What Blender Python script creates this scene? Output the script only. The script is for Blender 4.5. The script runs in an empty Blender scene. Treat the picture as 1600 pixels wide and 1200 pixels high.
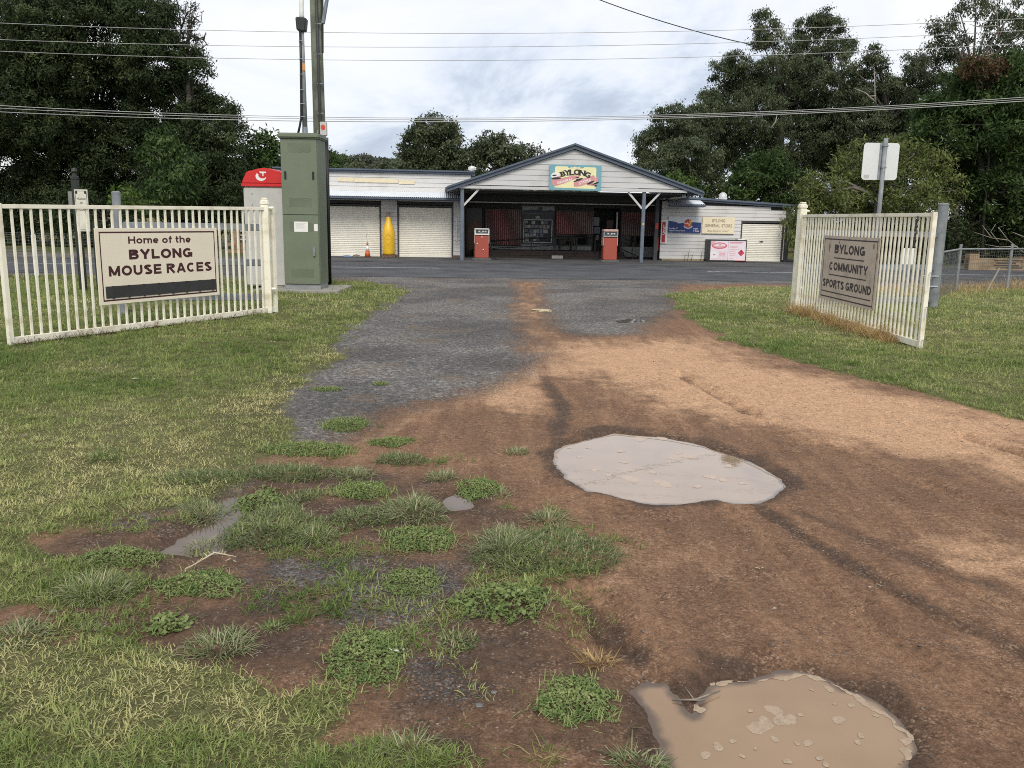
import bpy, bmesh, math, random
import numpy as np
from mathutils import Vector, Matrix
R = math.radians
rng = np.random.default_rng(7); random.seed(7)
sc = bpy.context.scene
col = sc.collection

# ---------------------------------------------------------------- camera
CAM_H, F_PX, PITCH, ROLL = 1.6, 1330.0, R(11.0), R(1.0)
_f = np.array([0, math.cos(PITCH), -math.sin(PITCH)])
_u0 = np.array([0, math.sin(PITCH), math.cos(PITCH)]); _r0 = np.array([1.0, 0, 0])
_r = _r0*math.cos(ROLL)+_u0*math.sin(ROLL); _u = -_r0*math.sin(ROLL)+_u0*math.cos(ROLL)
EYE = np.array([0, 0, CAM_H])
cam = bpy.data.cameras.new('camera'); camo = bpy.data.objects.new('camera', cam); col.objects.link(camo)
cam.sensor_width = 36; cam.lens = 36*F_PX/1600; cam.clip_start = 0.05; cam.clip_end = 3000
camo.matrix_world = Matrix(((_r[0], _u[0], -_f[0], 0), (_r[1], _u[1], -_f[1], 0), (_r[2], _u[2], -_f[2], CAM_H), (0, 0, 0, 1)))
sc.camera = camo

# ---------------------------------------------------------------- world and sun
SUN_EL, SUN_AZ = R(46), R(178)        # azimuth clockwise from +Y: behind the camera
w = bpy.data.worlds.new('World'); sc.world = w; w.use_nodes = True
nt = w.node_tree; nt.nodes.clear()
def N(nt, t, **k):
    n = nt.nodes.new(t)
    for a, b in k.items(): setattr(n, a, b)
    return n
out = N(nt, 'ShaderNodeOutputWorld'); bg = N(nt, 'ShaderNodeBackground'); bg.inputs[1].default_value = 0.1
sky = N(nt, 'ShaderNodeTexSky', sky_type='NISHITA', sun_disc=False); sky.sun_elevation = SUN_EL; sky.sun_rotation = SUN_AZ
tc = N(nt, 'ShaderNodeTexCoord')
n1 = N(nt, 'ShaderNodeTexNoise'); n1.inputs['Scale'].default_value = 3.1; n1.inputs['Detail'].default_value = 9; n1.inputs['Roughness'].default_value = 0.60; n1.inputs['Distortion'].default_value = 0.55
mp = N(nt, 'ShaderNodeMapping'); mp.inputs['Location'].default_value = (3.1, 1.7, 0.4); mp.inputs['Scale'].default_value = (1.0, 1.0, 2.1)
nt.links.new(tc.outputs['Generated'], mp.inputs[0]); nt.links.new(mp.outputs[0], n1.inputs['Vector'])
rp = N(nt, 'ShaderNodeValToRGB'); nt.links.new(n1.outputs['Fac'], rp.inputs[0])
e = rp.color_ramp.elements
e[0].position = 0.33; e[0].color = (2.9, 3.3, 4.15, 1); e[1].position = 0.61; e[1].color = (6.4, 6.4, 6.45, 1)
for p, c in ((0.40, (3.9, 4.3, 5.05)), (0.445, (5.0, 5.3, 5.9)), (0.495, (5.7, 5.85, 6.2))):
    k = e.new(p); k.color = (*c, 1)
mx = N(nt, 'ShaderNodeMix', data_type='RGBA'); mx.inputs['Factor'].default_value = 0.9
nt.links.new(sky.outputs[0], mx.inputs[6]); nt.links.new(rp.outputs[0], mx.inputs[7])
nt.links.new(mx.outputs[2], bg.inputs[0]); nt.links.new(bg.outputs[0], out.inputs[0])
sl = bpy.data.lights.new('sun', 'SUN'); sl.energy = 1.5; sl.angle = R(25); sl.color = (1, 0.95, 0.87)
so = bpy.data.objects.new('sun', sl); col.objects.link(so)
_d = Vector((math.sin(SUN_AZ)*math.cos(SUN_EL), math.cos(SUN_AZ)*math.cos(SUN_EL), math.sin(SUN_EL)))
so.rotation_euler = _d.to_track_quat('Z', 'Y').to_euler(); so.location = (0, -10, 30)
vs = sc.view_settings; vs.view_transform = 'Standard'; vs.look = 'None'; vs.exposure = 0.72; vs.gamma = 1; vs.use_curve_mapping = False
sc.cycles.filter_width = 1.0; sc.cycles.use_denoising = False; sc.cycles.max_bounces = 6; sc.cycles.transparent_max_bounces = 8

# ---------------------------------------------------------------- photo measurement helpers
def ray(px, py): return _f+_r*(px-800)/F_PX+_u*(600-py)/F_PX
def G(px, py, z=0.0):
    d = ray(px, py); return EYE+d*((z-CAM_H)/d[2])
def at(px, py, y):
    d = ray(px, py); return EYE+d*(y/d[1])
O = np.array([1.45, 32.95, 0.0]); YAW = R(5)
AX = np.array([math.cos(YAW), math.sin(YAW), 0]); AY = np.array([-math.sin(YAW), math.cos(YAW), 0])
def S(lx, ly, z=0.0): return O+AX*lx+AY*ly+np.array([0, 0, z])

# ---------------------------------------------------------------- materials
MATS = {}
def mat(name, c, rough=0.6, metal=0.0, var=0.12, scale=6.0, bump=0.0, bscale=40.0, dirt=None, spec=0.5):
    if name in MATS: return MATS[name]
    m = bpy.data.materials.new(name); m.use_nodes = True; t = m.node_tree
    b = t.nodes['Principled BSDF']; b.inputs['Roughness'].default_value = rough; b.inputs['Metallic'].default_value = metal
    b.inputs['Specular IOR Level'].default_value = spec
    co = N(t, 'ShaderNodeTexCoord'); n = N(t, 'ShaderNodeTexNoise'); n.inputs['Scale'].default_value = scale; n.inputs['Detail'].default_value = 6
    t.links.new(co.outputs['Object'], n.inputs['Vector'])
    r = N(t, 'ShaderNodeValToRGB'); t.links.new(n.outputs['Fac'], r.inputs[0])
    d = dirt if dirt else tuple(max(0, x*(1-2*var)) for x in c)
    r.color_ramp.elements[0].position = 0.3; r.color_ramp.elements[0].color = (*d, 1)
    r.color_ramp.elements[1].position = 0.62 if not dirt else 0.5; r.color_ramp.elements[1].color = (*c, 1)
    t.links.new(r.outputs[0], b.inputs['Base Color'])
    if bump:
        n2 = N(t, 'ShaderNodeTexNoise'); n2.inputs['Scale'].default_value = bscale; n2.inputs['Detail'].default_value = 5
        t.links.new(co.outputs['Object'], n2.inputs['Vector'])
        bp = N(t, 'ShaderNodeBump'); bp.inputs['Strength'].default_value = bump; bp.inputs['Distance'].default_value = 0.02
        t.links.new(n2.outputs['Fac'], bp.inputs['Height']); t.links.new(bp.outputs[0], b.inputs['Normal'])
    MATS[name] = m; return m

def leafmat(name, ca, cb, cc, rough=0.6, trans=0.35, inst=False):
    """foliage: three colours picked by each leaf's own tint"""
    m = bpy.data.materials.new(name); m.use_nodes = True; t = m.node_tree; t.nodes.clear()
    o = N(t, 'ShaderNodeOutputMaterial'); a = N(t, 'ShaderNodeAttribute', attribute_name='tint')
    r = N(t, 'ShaderNodeValToRGB'); v = a.outputs['Fac']
    if inst:
        a2 = N(t, 'ShaderNodeAttribute', attribute_name='patch', attribute_type='INSTANCER')
        s = N(t, 'ShaderNodeMath', operation='MULTIPLY_ADD'); s.inputs[1].default_value = 0.45
        t.links.new(v, s.inputs[0]); t.links.new(a2.outputs['Fac'], s.inputs[2]); v = s.outputs[0]
    t.links.new(v, r.inputs[0])
    E = r.color_ramp.elements; E[0].position = 0.05; E[0].color = (*ca, 1); E[1].position = 0.95; E[1].color = (*cc, 1); k = E.new(0.5); k.color = (*cb, 1)
    p = N(t, 'ShaderNodeBsdfPrincipled'); p.inputs['Roughness'].default_value = rough; p.inputs['Specular IOR Level'].default_value = 0.12
    tr = N(t, 'ShaderNodeBsdfTranslucent'); ms = N(t, 'ShaderNodeMixShader'); ms.inputs[0].default_value = trans
    t.links.new(r.outputs[0], p.inputs['Base Color']); t.links.new(r.outputs[0], tr.inputs['Color'])
    t.links.new(p.outputs[0], ms.inputs[1]); t.links.new(tr.outputs[0], ms.inputs[2]); t.links.new(ms.outputs[0], o.inputs['Surface'])
    return m

CREAM = mat('cream_paint', (0.84, 0.80, 0.66), 0.45, var=0.05, scale=5, dirt=(0.60, 0.53, 0.38))
def rust_flecks(m):
    t = m.node_tree; b = t.nodes['Principled BSDF']; src = b.inputs['Base Color'].links[0].from_socket; co = N(t, 'ShaderNodeTexCoord')
    n = N(t, 'ShaderNodeTexNoise'); n.inputs['Scale'].default_value = 13; n.inputs['Detail'].default_value = 7; n.inputs['Roughness'].default_value = 0.65; t.links.new(co.outputs['Object'], n.inputs['Vector'])
    k = N(t, 'ShaderNodeMapRange'); k.inputs[1].default_value = 0.66; k.inputs[2].default_value = 0.72; k.inputs[4].default_value = 0.75; t.links.new(n.outputs['Fac'], k.inputs[0])
    x = N(t, 'ShaderNodeMix', data_type='RGBA'); t.links.new(k.outputs[0], x.inputs[0]); t.links.new(src, x.inputs[6]); x.inputs[7].default_value = (0.26, 0.15, 0.08, 1); t.links.new(x.outputs[2], b.inputs['Base Color'])
rust_flecks(CREAM)
GALV = mat('galvanised_steel', (0.30, 0.33, 0.36), 0.45, 0.6, 0.15, 8)
GALVP = mat('weathered_galvanised_pipe', (0.25, 0.27, 0.28), 0.6, 0.1, 0.2, 5)
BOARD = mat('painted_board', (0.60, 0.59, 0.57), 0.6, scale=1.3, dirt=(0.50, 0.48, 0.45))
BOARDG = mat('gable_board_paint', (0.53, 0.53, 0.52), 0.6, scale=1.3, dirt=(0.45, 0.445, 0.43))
BLUEG = mat('blue_grey_trim', (0.085, 0.11, 0.15), 0.5, var=0.1)
DARKW = mat('dark_wall', (0.05, 0.05, 0.048), 0.8, var=0.1)  # colour also carries the deep shade under the canopy
BLACK = mat('black_rubber', (0.012, 0.012, 0.013), 0.5)
DKBROWN = mat('dark_brown_timber', (0.045, 0.028, 0.02), 0.65, var=0.2, scale=4)
ROLLER = mat('roller_door_cream', (0.82, 0.79, 0.69), 0.45, var=0.05, scale=2)
ZINC = mat('zinc_sheet', (0.70, 0.74, 0.78), 0.5, 0.05, 0.06, 3)
WHITE = mat('white_paint', (0.80, 0.80, 0.78), 0.45, var=0.04)
PAPER = mat('paper', (0.78, 0.77, 0.72), 0.8, var=0.03)
MAROON = mat('maroon_lettering', (0.055, 0.008, 0.012), 0.5, var=0.05)
CHAR = mat('charcoal_lettering', (0.045, 0.035, 0.035), 0.6, var=0.1)
CONC = mat('concrete', (0.33, 0.31, 0.27), 0.85, var=0.2, scale=9, bump=0.3)

# ---------------------------------------------------------------- object helpers
def tag(o, label=None, cat=None, group=None, kind=None):
    if label: o['label'] = label
    if cat: o['category'] = cat
    if group: o['group'] = group
    if kind: o['kind'] = kind
    return o
def empty(name, loc=(0, 0, 0), rz=0.0, label=None, cat=None, group=None):
    o = bpy.data.objects.new(name, None); col.objects.link(o); o.location = tuple(loc); o.rotation_euler = (0, 0, rz); o.empty_display_size = 0.2
    return tag(o, label, cat, group)
def link(name, me, m=None, parent=None, smooth=False):
    o = bpy.data.objects.new(name, me); col.objects.link(o)
    if m is not None and not me.materials:
        for k in (m if isinstance(m, (list, tuple)) else [m]): me.materials.append(k)
    if parent is not None: o.parent = parent
    if smooth: me.polygons.foreach_set('use_smooth', [True]*len(me.polygons))
    return o
class MB:
    def __init__(s): s.v = []; s.f = []; s.mi = []
    def add(s, vs, fs, mi=0):
        b = len(s.v); s.v += [tuple(map(float, x)) for x in vs]; s.f += [tuple(b+i for i in f) for f in fs]; s.mi += [mi]*len(fs); return s
    def box(s, x0, x1, y0, y1, z0, z1, mi=0):
        return s.hexa([(x0, y0, z0), (x1, y0, z0), (x1, y1, z0), (x0, y1, z0), (x0, y0, z1), (x1, y0, z1), (x1, y1, z1), (x0, y1, z1)], mi)
    def hexa(s, c, mi=0):
        return s.add(c, [(0, 3, 2, 1), (4, 5, 6, 7), (0, 1, 5, 4), (1, 2, 6, 5), (2, 3, 7, 6), (3, 0, 4, 7)], mi)
    def bar(s, a, b, w, d, upv=(0, 0, 1), mi=0):
        a = np.array(a, float); b = np.array(b, float); t = b-a; t /= np.linalg.norm(t); u = np.array(upv, float)
        if abs(t@u) > 0.95: u = np.array([0, 1.0, 0])
        sd = np.cross(t, u); sd /= np.linalg.norm(sd); n = np.cross(sd, t); sd = sd*w/2; n = n*d/2
        return s.hexa([a-sd-n, a+sd-n, b+sd-n, b-sd-n, a-sd+n, a+sd+n, b+sd+n, b-sd+n], mi)
    def tube(s, pts, rad, n=8, cap=True, mi=0):
        pts = [np.array(p, float) for p in pts]; rad = rad if hasattr(rad, '__len__') else [rad]*len(pts)
        vs = []; fs = []; pu = None
        for i, p in enumerate(pts):
            t = pts[min(i+1, len(pts)-1)]-pts[max(i-1, 0)]; t = t/(np.linalg.norm(t)+1e-9)
            if pu is None: pu = np.array([1.0, 0, 0]) if abs(t[0]) < 0.9 else np.array([0, 1.0, 0])
            a = pu-t*(pu@t); a /= np.linalg.norm(a)+1e-9; b = np.cross(t, a); pu = a
            for k in range(n):
                g = 2*math.pi*k/n; vs.append(p+(a*math.cos(g)+b*math.sin(g))*rad[i])
        for i in range(len(pts)-1):
            for k in range(n): fs.append((i*n+k, i*n+(k+1) % n, (i+1)*n+(k+1) % n, (i+1)*n+k))
        if cap: fs.append(tuple(range(n))[::-1]); fs.append(tuple((len(pts)-1)*n+k for k in range(n)))
        return s.add(vs, fs, mi)
    def lathe(s, prof, n=24, c=(0, 0, 0), mi=0):
        return s.tube([(c[0], c[1], c[2]+z) for r, z in prof], [max(r, 1e-4) for r, z in prof], n, True, mi)
    def prism(s, poly, y0, y1, mi=0):          # polygon in x,z extruded along y
        n = len(poly); vs = [(x, y0, z) for x, z in poly]+[(x, y1, z) for x, z in poly]
        fs = [tuple(range(n)), tuple(range(2*n-1, n-1, -1))]+[(i, n+i, n+(i+1) % n, (i+1) % n) for i in range(n)]
        return s.add(vs, fs, mi)
    def mesh(s, name, bev=0.0, seg=2):
        me = bpy.data.meshes.new(name); me.from_pydata(s.v, [], s.f)
        me.polygons.foreach_set('material_index', s.mi)
        bm = bmesh.new(); bm.from_mesh(me); bmesh.ops.recalc_face_normals(bm, faces=bm.faces)
        if bev: bmesh.ops.bevel(bm, geom=[e for e in bm.edges if e.calc_face_angle(0) > 0.5], offset=bev, segments=seg, affect='EDGES', clamp_overlap=True)
        bm.to_mesh(me); bm.free(); me.update(); return me
    def build(s, name, m, parent=None, bev=0.0, smooth=False, seg=2):
        return link(name, s.mesh(name, bev, seg), m, parent, smooth)
def trimesh(name, V, T, tint=None):
    me = bpy.data.meshes.new(name); nv, nf = len(V), len(T)
    me.vertices.add(nv); me.vertices.foreach_set('co', np.asarray(V, np.float32).ravel())
    me.loops.add(nf*3); me.loops.foreach_set('vertex_index', np.asarray(T, np.int32).ravel())
    me.polygons.add(nf); me.polygons.foreach_set('loop_start', np.arange(0, nf*3, 3, dtype=np.int32))
    if tint is not None:
        a = me.attributes.new('tint', 'FLOAT', 'POINT'); a.data.foreach_set('value', np.asarray(tint, np.float32).ravel())
    me.update(calc_edges=True); me.validate(); return me
# text as flat mesh: x right, z up, facing -y
def text(name, s, cx_, z0, z1, m, parent, y=-0.004, width=None, bold=0.0, track=1.0, rot=0.0, shear=0.0, heavy=0.0):
    cu = bpy.data.curves.new(name, 'FONT'); cu.body = s; cu.size = 1; cu.offset = bold; cu.space_character = track; cu.shear = shear; cu.resolution_u = 3; cu.extrude = 0.0
    ob = bpy.data.objects.new(name, cu); dg = bpy.context.evaluated_depsgraph_get()
    me = bpy.data.meshes.new_from_object(ob); bpy.data.objects.remove(ob); bpy.data.curves.remove(cu)
    n = len(me.vertices); V = np.zeros(n*3); me.vertices.foreach_get('co', V); V = V.reshape(-1, 3)
    lo, hi = V.min(0), V.max(0); h = z1-z0; k = h/(hi[1]-lo[1]); kx = k if width is None else width/(hi[0]-lo[0])
    X = (V[:, 0]-(lo[0]+hi[0])/2)*kx; Z = (V[:, 1]-(lo[1]+hi[1])/2)*k
    c, q = math.cos(rot), math.sin(rot); X, Z = X*c-Z*q, X*q+Z*c
    W = np.stack([X+cx_, np.full(n, y), Z+(z0+z1)/2], 1); me.vertices.foreach_set('co', W.ravel())
    bm = bmesh.new(); bm.from_mesh(me)
    if heavy:
        base = list(bm.faces)
        for i, (dx_, dz_) in enumerate(((-1, 0), (1, 0), (0, .7), (0, -.7))):
            d = bmesh.ops.duplicate(bm, geom=base)['geom']
            for v in d:
                if isinstance(v, bmesh.types.BMVert): v.co += Vector((dx_*heavy*h, -0.00015*(i+1), dz_*heavy*h))
    bmesh.ops.recalc_face_normals(bm, faces=bm.faces)
    for f in bm.faces:
        if f.normal.y > 0: f.normal_flip()
    bm.to_mesh(me); bm.free(); me.materials.clear(); me.update()
    return link(name, me, m, parent)
def _arc(cx_, cz, rx, rz, a0, a1, n=12): return [(cx_+rx*math.cos(R(a0+(a1-a0)*i/n)), cz+rz*math.sin(R(a0+(a1-a0)*i/n))) for i in range(n+1)]
def glyph(ch, t):
    h = t/2; W = dict(A=1.0, B=.88, C=.95, D=.92, E=.80, F=.76, G=1.0, H=.90, I=t, K=.95, L=.76, M=1.08, N=.92, O=1.02, P=.84, R=.94, S=.86, T=.86, U=.90, V=.96, W=1.3, Y=.96, o=.78, m=1.14, e=.74, f=.46, t=.44, h=.74).get(ch, .4)
    r_ = W-h; c = W/2; u = 1-h; X = .73
    G_ = {'A': [[(h*.9, 0), (c-.015, 1)], [(W-h*.9, 0), (c+.015, 1)], [(c-.3, .30), (c+.3, .30)]], 'B': [[(h, 0), (h, 1)], [(h, u)]+[(W*.55, u)]+_arc(W*.55, .755, r_-W*.58, .245-h, 90, -90)+[(h, .51)], [(h, .51), (W*.55, .51)]+_arc(W*.55, .255+h*.5, r_-W*.55, .255-h*.5, 90, -90)+[(h, h)]],
        'C': [_arc(c, .5, c-h, .5-h, 48, 312, 22)], 'D': [[(h, 0), (h, 1)], [(h, u), (W*.4, u)]+_arc(W*.4, .5, r_-W*.4, .5-h, 90, -90, 16)+[(h, h)]], 'E': [[(h, 0), (h, 1)], [(0, u), (W, u)], [(0, .51), (W*.92, .51)], [(0, h), (W, h)]], 'F': [[(h, 0), (h, 1)], [(0, u), (W, u)], [(0, .5), (W*.9, .5)]],
        'G': [_arc(c, .5, c-h, .5-h, 46, 318, 22)+[(r_, .18), (r_, .5)], [(c, .43), (W, .43)]], 'H': [[(h, 0), (h, 1)], [(r_, 0), (r_, 1)], [(h, .51), (r_, .51)]], 'I': [[(h, 0), (h, 1)]], 'K': [[(h, 0), (h, 1)], [(h, .38), (r_, 1)], [(W*.38, .58), (r_, 0)]], 'L': [[(h, 0), (h, 1)], [(0, h), (W, h)]],
        'M': [[(h, 0), (h, 1)], [(r_, 0), (r_, 1)], [(h*1.1, 1-h*.6), (c, h*.9)], [(W-h*1.1, 1-h*.6), (c, h*.9)]], 'N': [[(h, 0), (h, 1)], [(r_, 0), (r_, 1)], [(h, 1-h*.5), (r_, h*.5)]], 'O': [_arc(c, .5, c-h, .5-h, 0, 360, 28)], 'P': [[(h, 0), (h, 1)], [(h, u), (W*.5, u)]+_arc(W*.5, .72, r_-W*.5, .28-h, 90, -90)+[(h, .44+h*.0)]],
        'R': [[(h, 0), (h, 1)], [(h, u), (W*.5, u)]+_arc(W*.5, .735, r_-W*.54, .265-h, 90, -90)+[(h, .47)], [(W*.45, .47), (W-h*.9, 0)]], 'S': [_arc(c, .745, c-h*1.1, .255-h, 25, 262, 16)+_arc(c, .265, c-h, .265-h, 80, -155, 16)], 'T': [[(c, 0), (c, 1)], [(0, u), (W, u)]], 'U': [[(h, 1), (h, .4)]+_arc(c, .4, c-h, .4-h, 180, 360, 16)+[(r_, 1)]],
        'V': [[(h, 1), (c, h*.4), (r_, 1)]], 'Y': [[(h*.8, 1), (c, .44)], [(W-h*.8, 1), (c, .44)], [(c, .5), (c, 0)]], 'o': [_arc(c, X/2, c-h, X/2-h, 0, 360, 22)], 'e': [_arc(c, X/2, c-h, X/2-h, -42, -360, 20), [(h, X/2-.02), (r_, X/2-.02)]], 'h': [[(h, 0), (h, 1)], _arc(c, X-.30, c-h, .30-h, 180, 0, 12)+[(r_, 0)]],
        'm': [[(h, 0), (h, X)], _arc(W*.32, X-.26, W*.32-h, .26-h, 180, 0, 10)+[(W*.64-h, 0)], _arc(W*.78-h*.6, X-.26, W*.22-h*.4, .26-h, 180, 0, 10)+[(r_, 0)]], 'f': [[(W*.42, 0), (W*.42, .78)]+_arc(W*.42+.2, .78, .2, .22-h, 180, 95, 6), [(0, X-h*.9), (W, X-h*.9)]], 't': [[(W*.42, .95), (W*.42, .2)]+_arc(W*.42+.17, .19, .17, .19-h, 180, 285, 6), [(0, X-h*.9), (W, X-h*.9)]]}
    return G_.get(ch, []), W
def block(name, s_, cx_, z0, z1, m, parent, width, y=-0.0195, t=0.215, gap=0.13, space=0.36):
    """bold sans lettering drawn stroke by stroke, each stroke a flat ribbon"""
    b = MB(); x0 = 0; k = 0; st = []
    for ch in s_:
        if ch == ' ': x0 += space; continue
        g_, W = glyph(ch, t)
        for pl in g_: st.append([(x0+a, c) for a, c in pl])
        x0 += W+gap
    tot = x0-gap; sx_ = width/tot; sz = z1-z0
    for pl in st:
        P = [pl[0]]
        for p_ in pl[1:]:
            if math.hypot(p_[0]-P[-1][0], p_[1]-P[-1][1]) > 1e-3: P.append(p_)
        P = np.array(P); n = len(P); closed = np.allclose(P[0], P[-1]); vs = []
        for i in range(n):
            pa = P[i-1] if i else (P[-2] if closed else None); pb = P[i+1] if i < n-1 else (P[1] if closed else None)
            d1 = (P[i]-pa) if pa is not None else (pb-P[i]); d2 = (pb-P[i]) if pb is not None else (P[i]-pa); d1 = d1/np.linalg.norm(d1); d2 = d2/np.linalg.norm(d2)
            n1_ = np.array([-d1[1], d1[0]]); n2_ = np.array([-d2[1], d2[0]]); mm = n1_+n2_; mm /= np.linalg.norm(mm)+1e-9; q_ = min(1.6, 1/max(0.3, mm@n1_))
            for sgn in (1, -1): e_ = P[i]+mm*q_*sgn*t/2; vs.append(((e_[0]-tot/2)*sx_+cx_, y-0.00012*k, z0+e_[1]*sz))
        b.add(vs, [(2*i, 2*i+1, 2*i+3, 2*i+2) for i in range(n-1)]); k = (k+1) % 5
    me = bpy.data.meshes.new(name); me.from_pydata(b.v, [], b.f); me.update(); return link(name, me, m, parent)
def shape(name, pts, y, m, parent):       # flat print: polygon in x,z facing -y
    me = bpy.data.meshes.new(name); me.from_pydata([(x, y, z) for x, z in pts], [], [tuple(range(len(pts)))]); me.update()
    return link(name, me, m, parent)
def ell(cx_, cz, rx, rz, n=24, a0=0, a1=2*math.pi):
    return [(cx_+rx*math.cos(a0+(a1-a0)*i/n), cz+rz*math.sin(a0+(a1-a0)*i/n)) for i in range(n+(0 if a1-a0 > 6.28 else 1))]
def flat(name, c, rough=0.5): return mat(name, c, rough, var=0.04)

# ---------------------------------------------------------------- noise
def vnoise(x, y, seed=0):
    xi = np.floor(x).astype(np.int64); yi = np.floor(y).astype(np.int64); fx = x-xi; fy = y-yi
    fx = fx*fx*(3-2*fx); fy = fy*fy*(3-2*fy)
    def h(a, b):
        n = (a*374761393+b*668265263+seed*1442695041) & 0x7fffffff
        n = ((n ^ (n >> 13))*1274126177) & 0x7fffffff
        return ((n ^ (n >> 16)) & 0xffff)/65535.0
    return (h(xi, yi)*(1-fx)+h(xi+1, yi)*fx)*(1-fy)+(h(xi, yi+1)*(1-fx)+h(xi+1, yi+1)*fx)*fy
def fbm(x, y, sc_=1.0, o=4, seed=0):
    r = 0; a = 0.5; t = 0
    for i in range(o): r = r+a*vnoise(x*sc_+17.3*i, y*sc_+9.1*i, seed+i); t += a; a *= 0.5; sc_ *= 2.03
    return r/t
def sstep(a, b, x):
    t = np.clip((x-a)/(b-a), 0, 1); return t*t*(3-2*t)
def sdline_s(x, y, pl):
    d = np.full(x.shape, 1e9); s_ = np.zeros(x.shape); sd_ = np.zeros(x.shape); L0 = 0
    for a, b in zip(pl[:-1], pl[1:]):
        e = b-a; Le = np.linalg.norm(e); wx = x-a[0]; wy = y-a[1]; t = np.clip((wx*e[0]+wy*e[1])/(e@e+1e-12), 0, 1); q = np.hypot(wx-e[0]*t, wy-e[1]*t); k = q < d
        d = np.where(k, q, d); s_ = np.where(k, L0+t*Le, s_); sd_ = np.where(k, (wx*e[1]-wy*e[0])/Le, sd_); L0 += Le
    return d, s_, sd_
def gpoly(px): return np.array([G(x, y)[:2] for x, y in px])
def sdpoly(x, y, poly):
    d = np.full(x.shape, 1e9); ins = np.zeros(x.shape, bool); n = len(poly)
    for i in range(n):
        a, b = poly[i], poly[(i+1) % n]; e = b-a; wx = x-a[0]; wy = y-a[1]
        t = np.clip((wx*e[0]+wy*e[1])/(e@e+1e-12), 0, 1); d = np.minimum(d, (wx-e[0]*t)**2+(wy-e[1]*t)**2)
        c = ((a[1] <= y) & (b[1] > y)) | ((b[1] <= y) & (a[1] > y))
        with np.errstate(divide='ignore', invalid='ignore'): ins ^= c & (x < a[0]+(y-a[1])/(b[1]-a[1] if b[1] != a[1] else 1e-9)*e[0])
    d = np.sqrt(d); return np.where(ins, -d, d)
def sdline(x, y, pl):
    d = np.full(x.shape, 1e9)
    for a, b in zip(pl[:-1], pl[1:]):
        e = b-a; wx = x-a[0]; wy = y-a[1]; t = np.clip((wx*e[0]+wy*e[1])/(e@e+1e-12), 0, 1)
        d = np.minimum(d, np.hypot(wx-e[0]*t, wy-e[1]*t))
    return d

# ---------------------------------------------------------------- ground layout, traced on the ground
P_LAWN = np.vstack([gpoly([(560, 441), (612, 446), (625, 462), (600, 474), (562, 490), (525, 520), (520, 545), (498, 575), (445, 610), (438, 650), (430, 690), (400, 722),
                    (345, 755), (270, 788), (150, 800), (70, 832), (-60, 840)]), [[-12, 3.6], [-60, 6], [-60, 21], [-12, 22]]])
P_LAWN2 = np.vstack([gpoly([(-80, 1015), (90, 1008), (200, 1000), (300, 1030), (400, 1062), (450, 1085), (520, 1058), (580, 1085), (560, 1115), (520, 1150), (620, 1150), (700, 1180), (640, 1260), (500, 1330), (0, 1330)]), [[-6, 1.6], [-6, 2.9]]])
P_LAWN3 = gpoly([(-90, 800), (20, 815), (62, 850), (70, 868), (150, 880), (205, 905), (190, 940), (90, 945), (-90, 955)])
P_RLAWN = np.vstack([gpoly([(1050, 460), (1110, 452), (1240, 447), (1420, 452)]), [[9, 22], [60, 28], [60, 9], [9, 8.0]], gpoly([(1600, 652), (1500, 627), (1400, 602), (1290, 577), (1200, 548), (1130, 527), (1088, 506)])])
P_GRAV = gpoly([(560, 436), (800, 436), (818, 455), (822, 500), (835, 530), (815, 565), (775, 590), (715, 612), (640, 632), (560, 662), (480, 685), (430, 690), (380, 640), (450, 560), (500, 470)])
P_GRAV2 = gpoly([(832, 440), (1060, 440), (1055, 480), (1000, 520), (905, 526), (850, 515), (835, 480)])
P_GRAV3 = gpoly([(330, 890), (420, 862), (540, 850), (640, 865), (710, 890), (730, 960), (690, 1010), (740, 1080), (700, 1130), (600, 1090), (560, 1000), (470, 965), (380, 945)])
P_GRAV4 = gpoly([(330, 742), (440, 700), (470, 690), (440, 730), (380, 752), (300, 800), (170, 840), (150, 822), (250, 785)])
P_DRY = gpoly([(840, 532), (1000, 524), (1095, 515), (1140, 530), (1210, 556), (1400, 608), (1680, 660), (1700, 790), (1600, 765), (1450, 728), (1260, 695), (1130, 662), (1000, 645), (930, 622), (880, 600), (850, 650), (790, 655), (750, 640), (640, 668), (560, 690), (600, 650), (720, 615), (790, 590), (825, 565)])
P_STRIP = gpoly([(806, 440), (832, 440), (838, 490), (860, 530), (815, 545), (822, 495)])
P_MUD = gpoly([(-60, 900), (120, 830), (280, 790), (380, 745), (560, 720), (680, 740), (760, 790), (840, 800), (900, 900), (900, 1000), (980, 1080), (1000, 1200), (700, 1200), (560, 1050), (300, 1060), (-60, 1010)])
P_P1 = gpoly([(863, 705), (875, 692), (905, 685), (940, 676), (960, 672), (1000, 675), (1050, 682), (1100, 693), (1150, 708), (1195, 728), (1225, 745), (1230, 755), (1215, 772), (1190, 782), (1150, 785), (1120, 778), (1085, 783), (1050, 785), (1000, 783), (950, 770), (915, 758), (890, 745), (868, 728)])
P_P2 = gpoly([(990, 1074), (1012, 1064), (1040, 1064), (1058, 1084), (1077, 1106), (1091, 1094), (1090, 1055), (1120, 1050), (1165, 1052), (1210, 1045), (1260, 1043), (1300, 1055), (1350, 1080), (1400, 1112), (1430, 1142), (1432, 1165), (1405, 1195), (1370, 1225), (1320, 1290), (1150, 1300), (1080, 1250), (1040, 1190), (1005, 1120)])
P_P3 = gpoly([(248, 858), (275, 835), (300, 825), (325, 800), (345, 772), (390, 765), (440, 768), (458, 775), (440, 790), (395, 792), (372, 803), (362, 832), (352, 857), (300, 864)])
P_P4 = gpoly([(685, 778), (715, 767), (742, 770), (738, 786), (704, 795)])
P_P5 = gpoly([(955, 499), (985, 495), (1012, 497), (1005, 503), (970, 504)])
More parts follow.
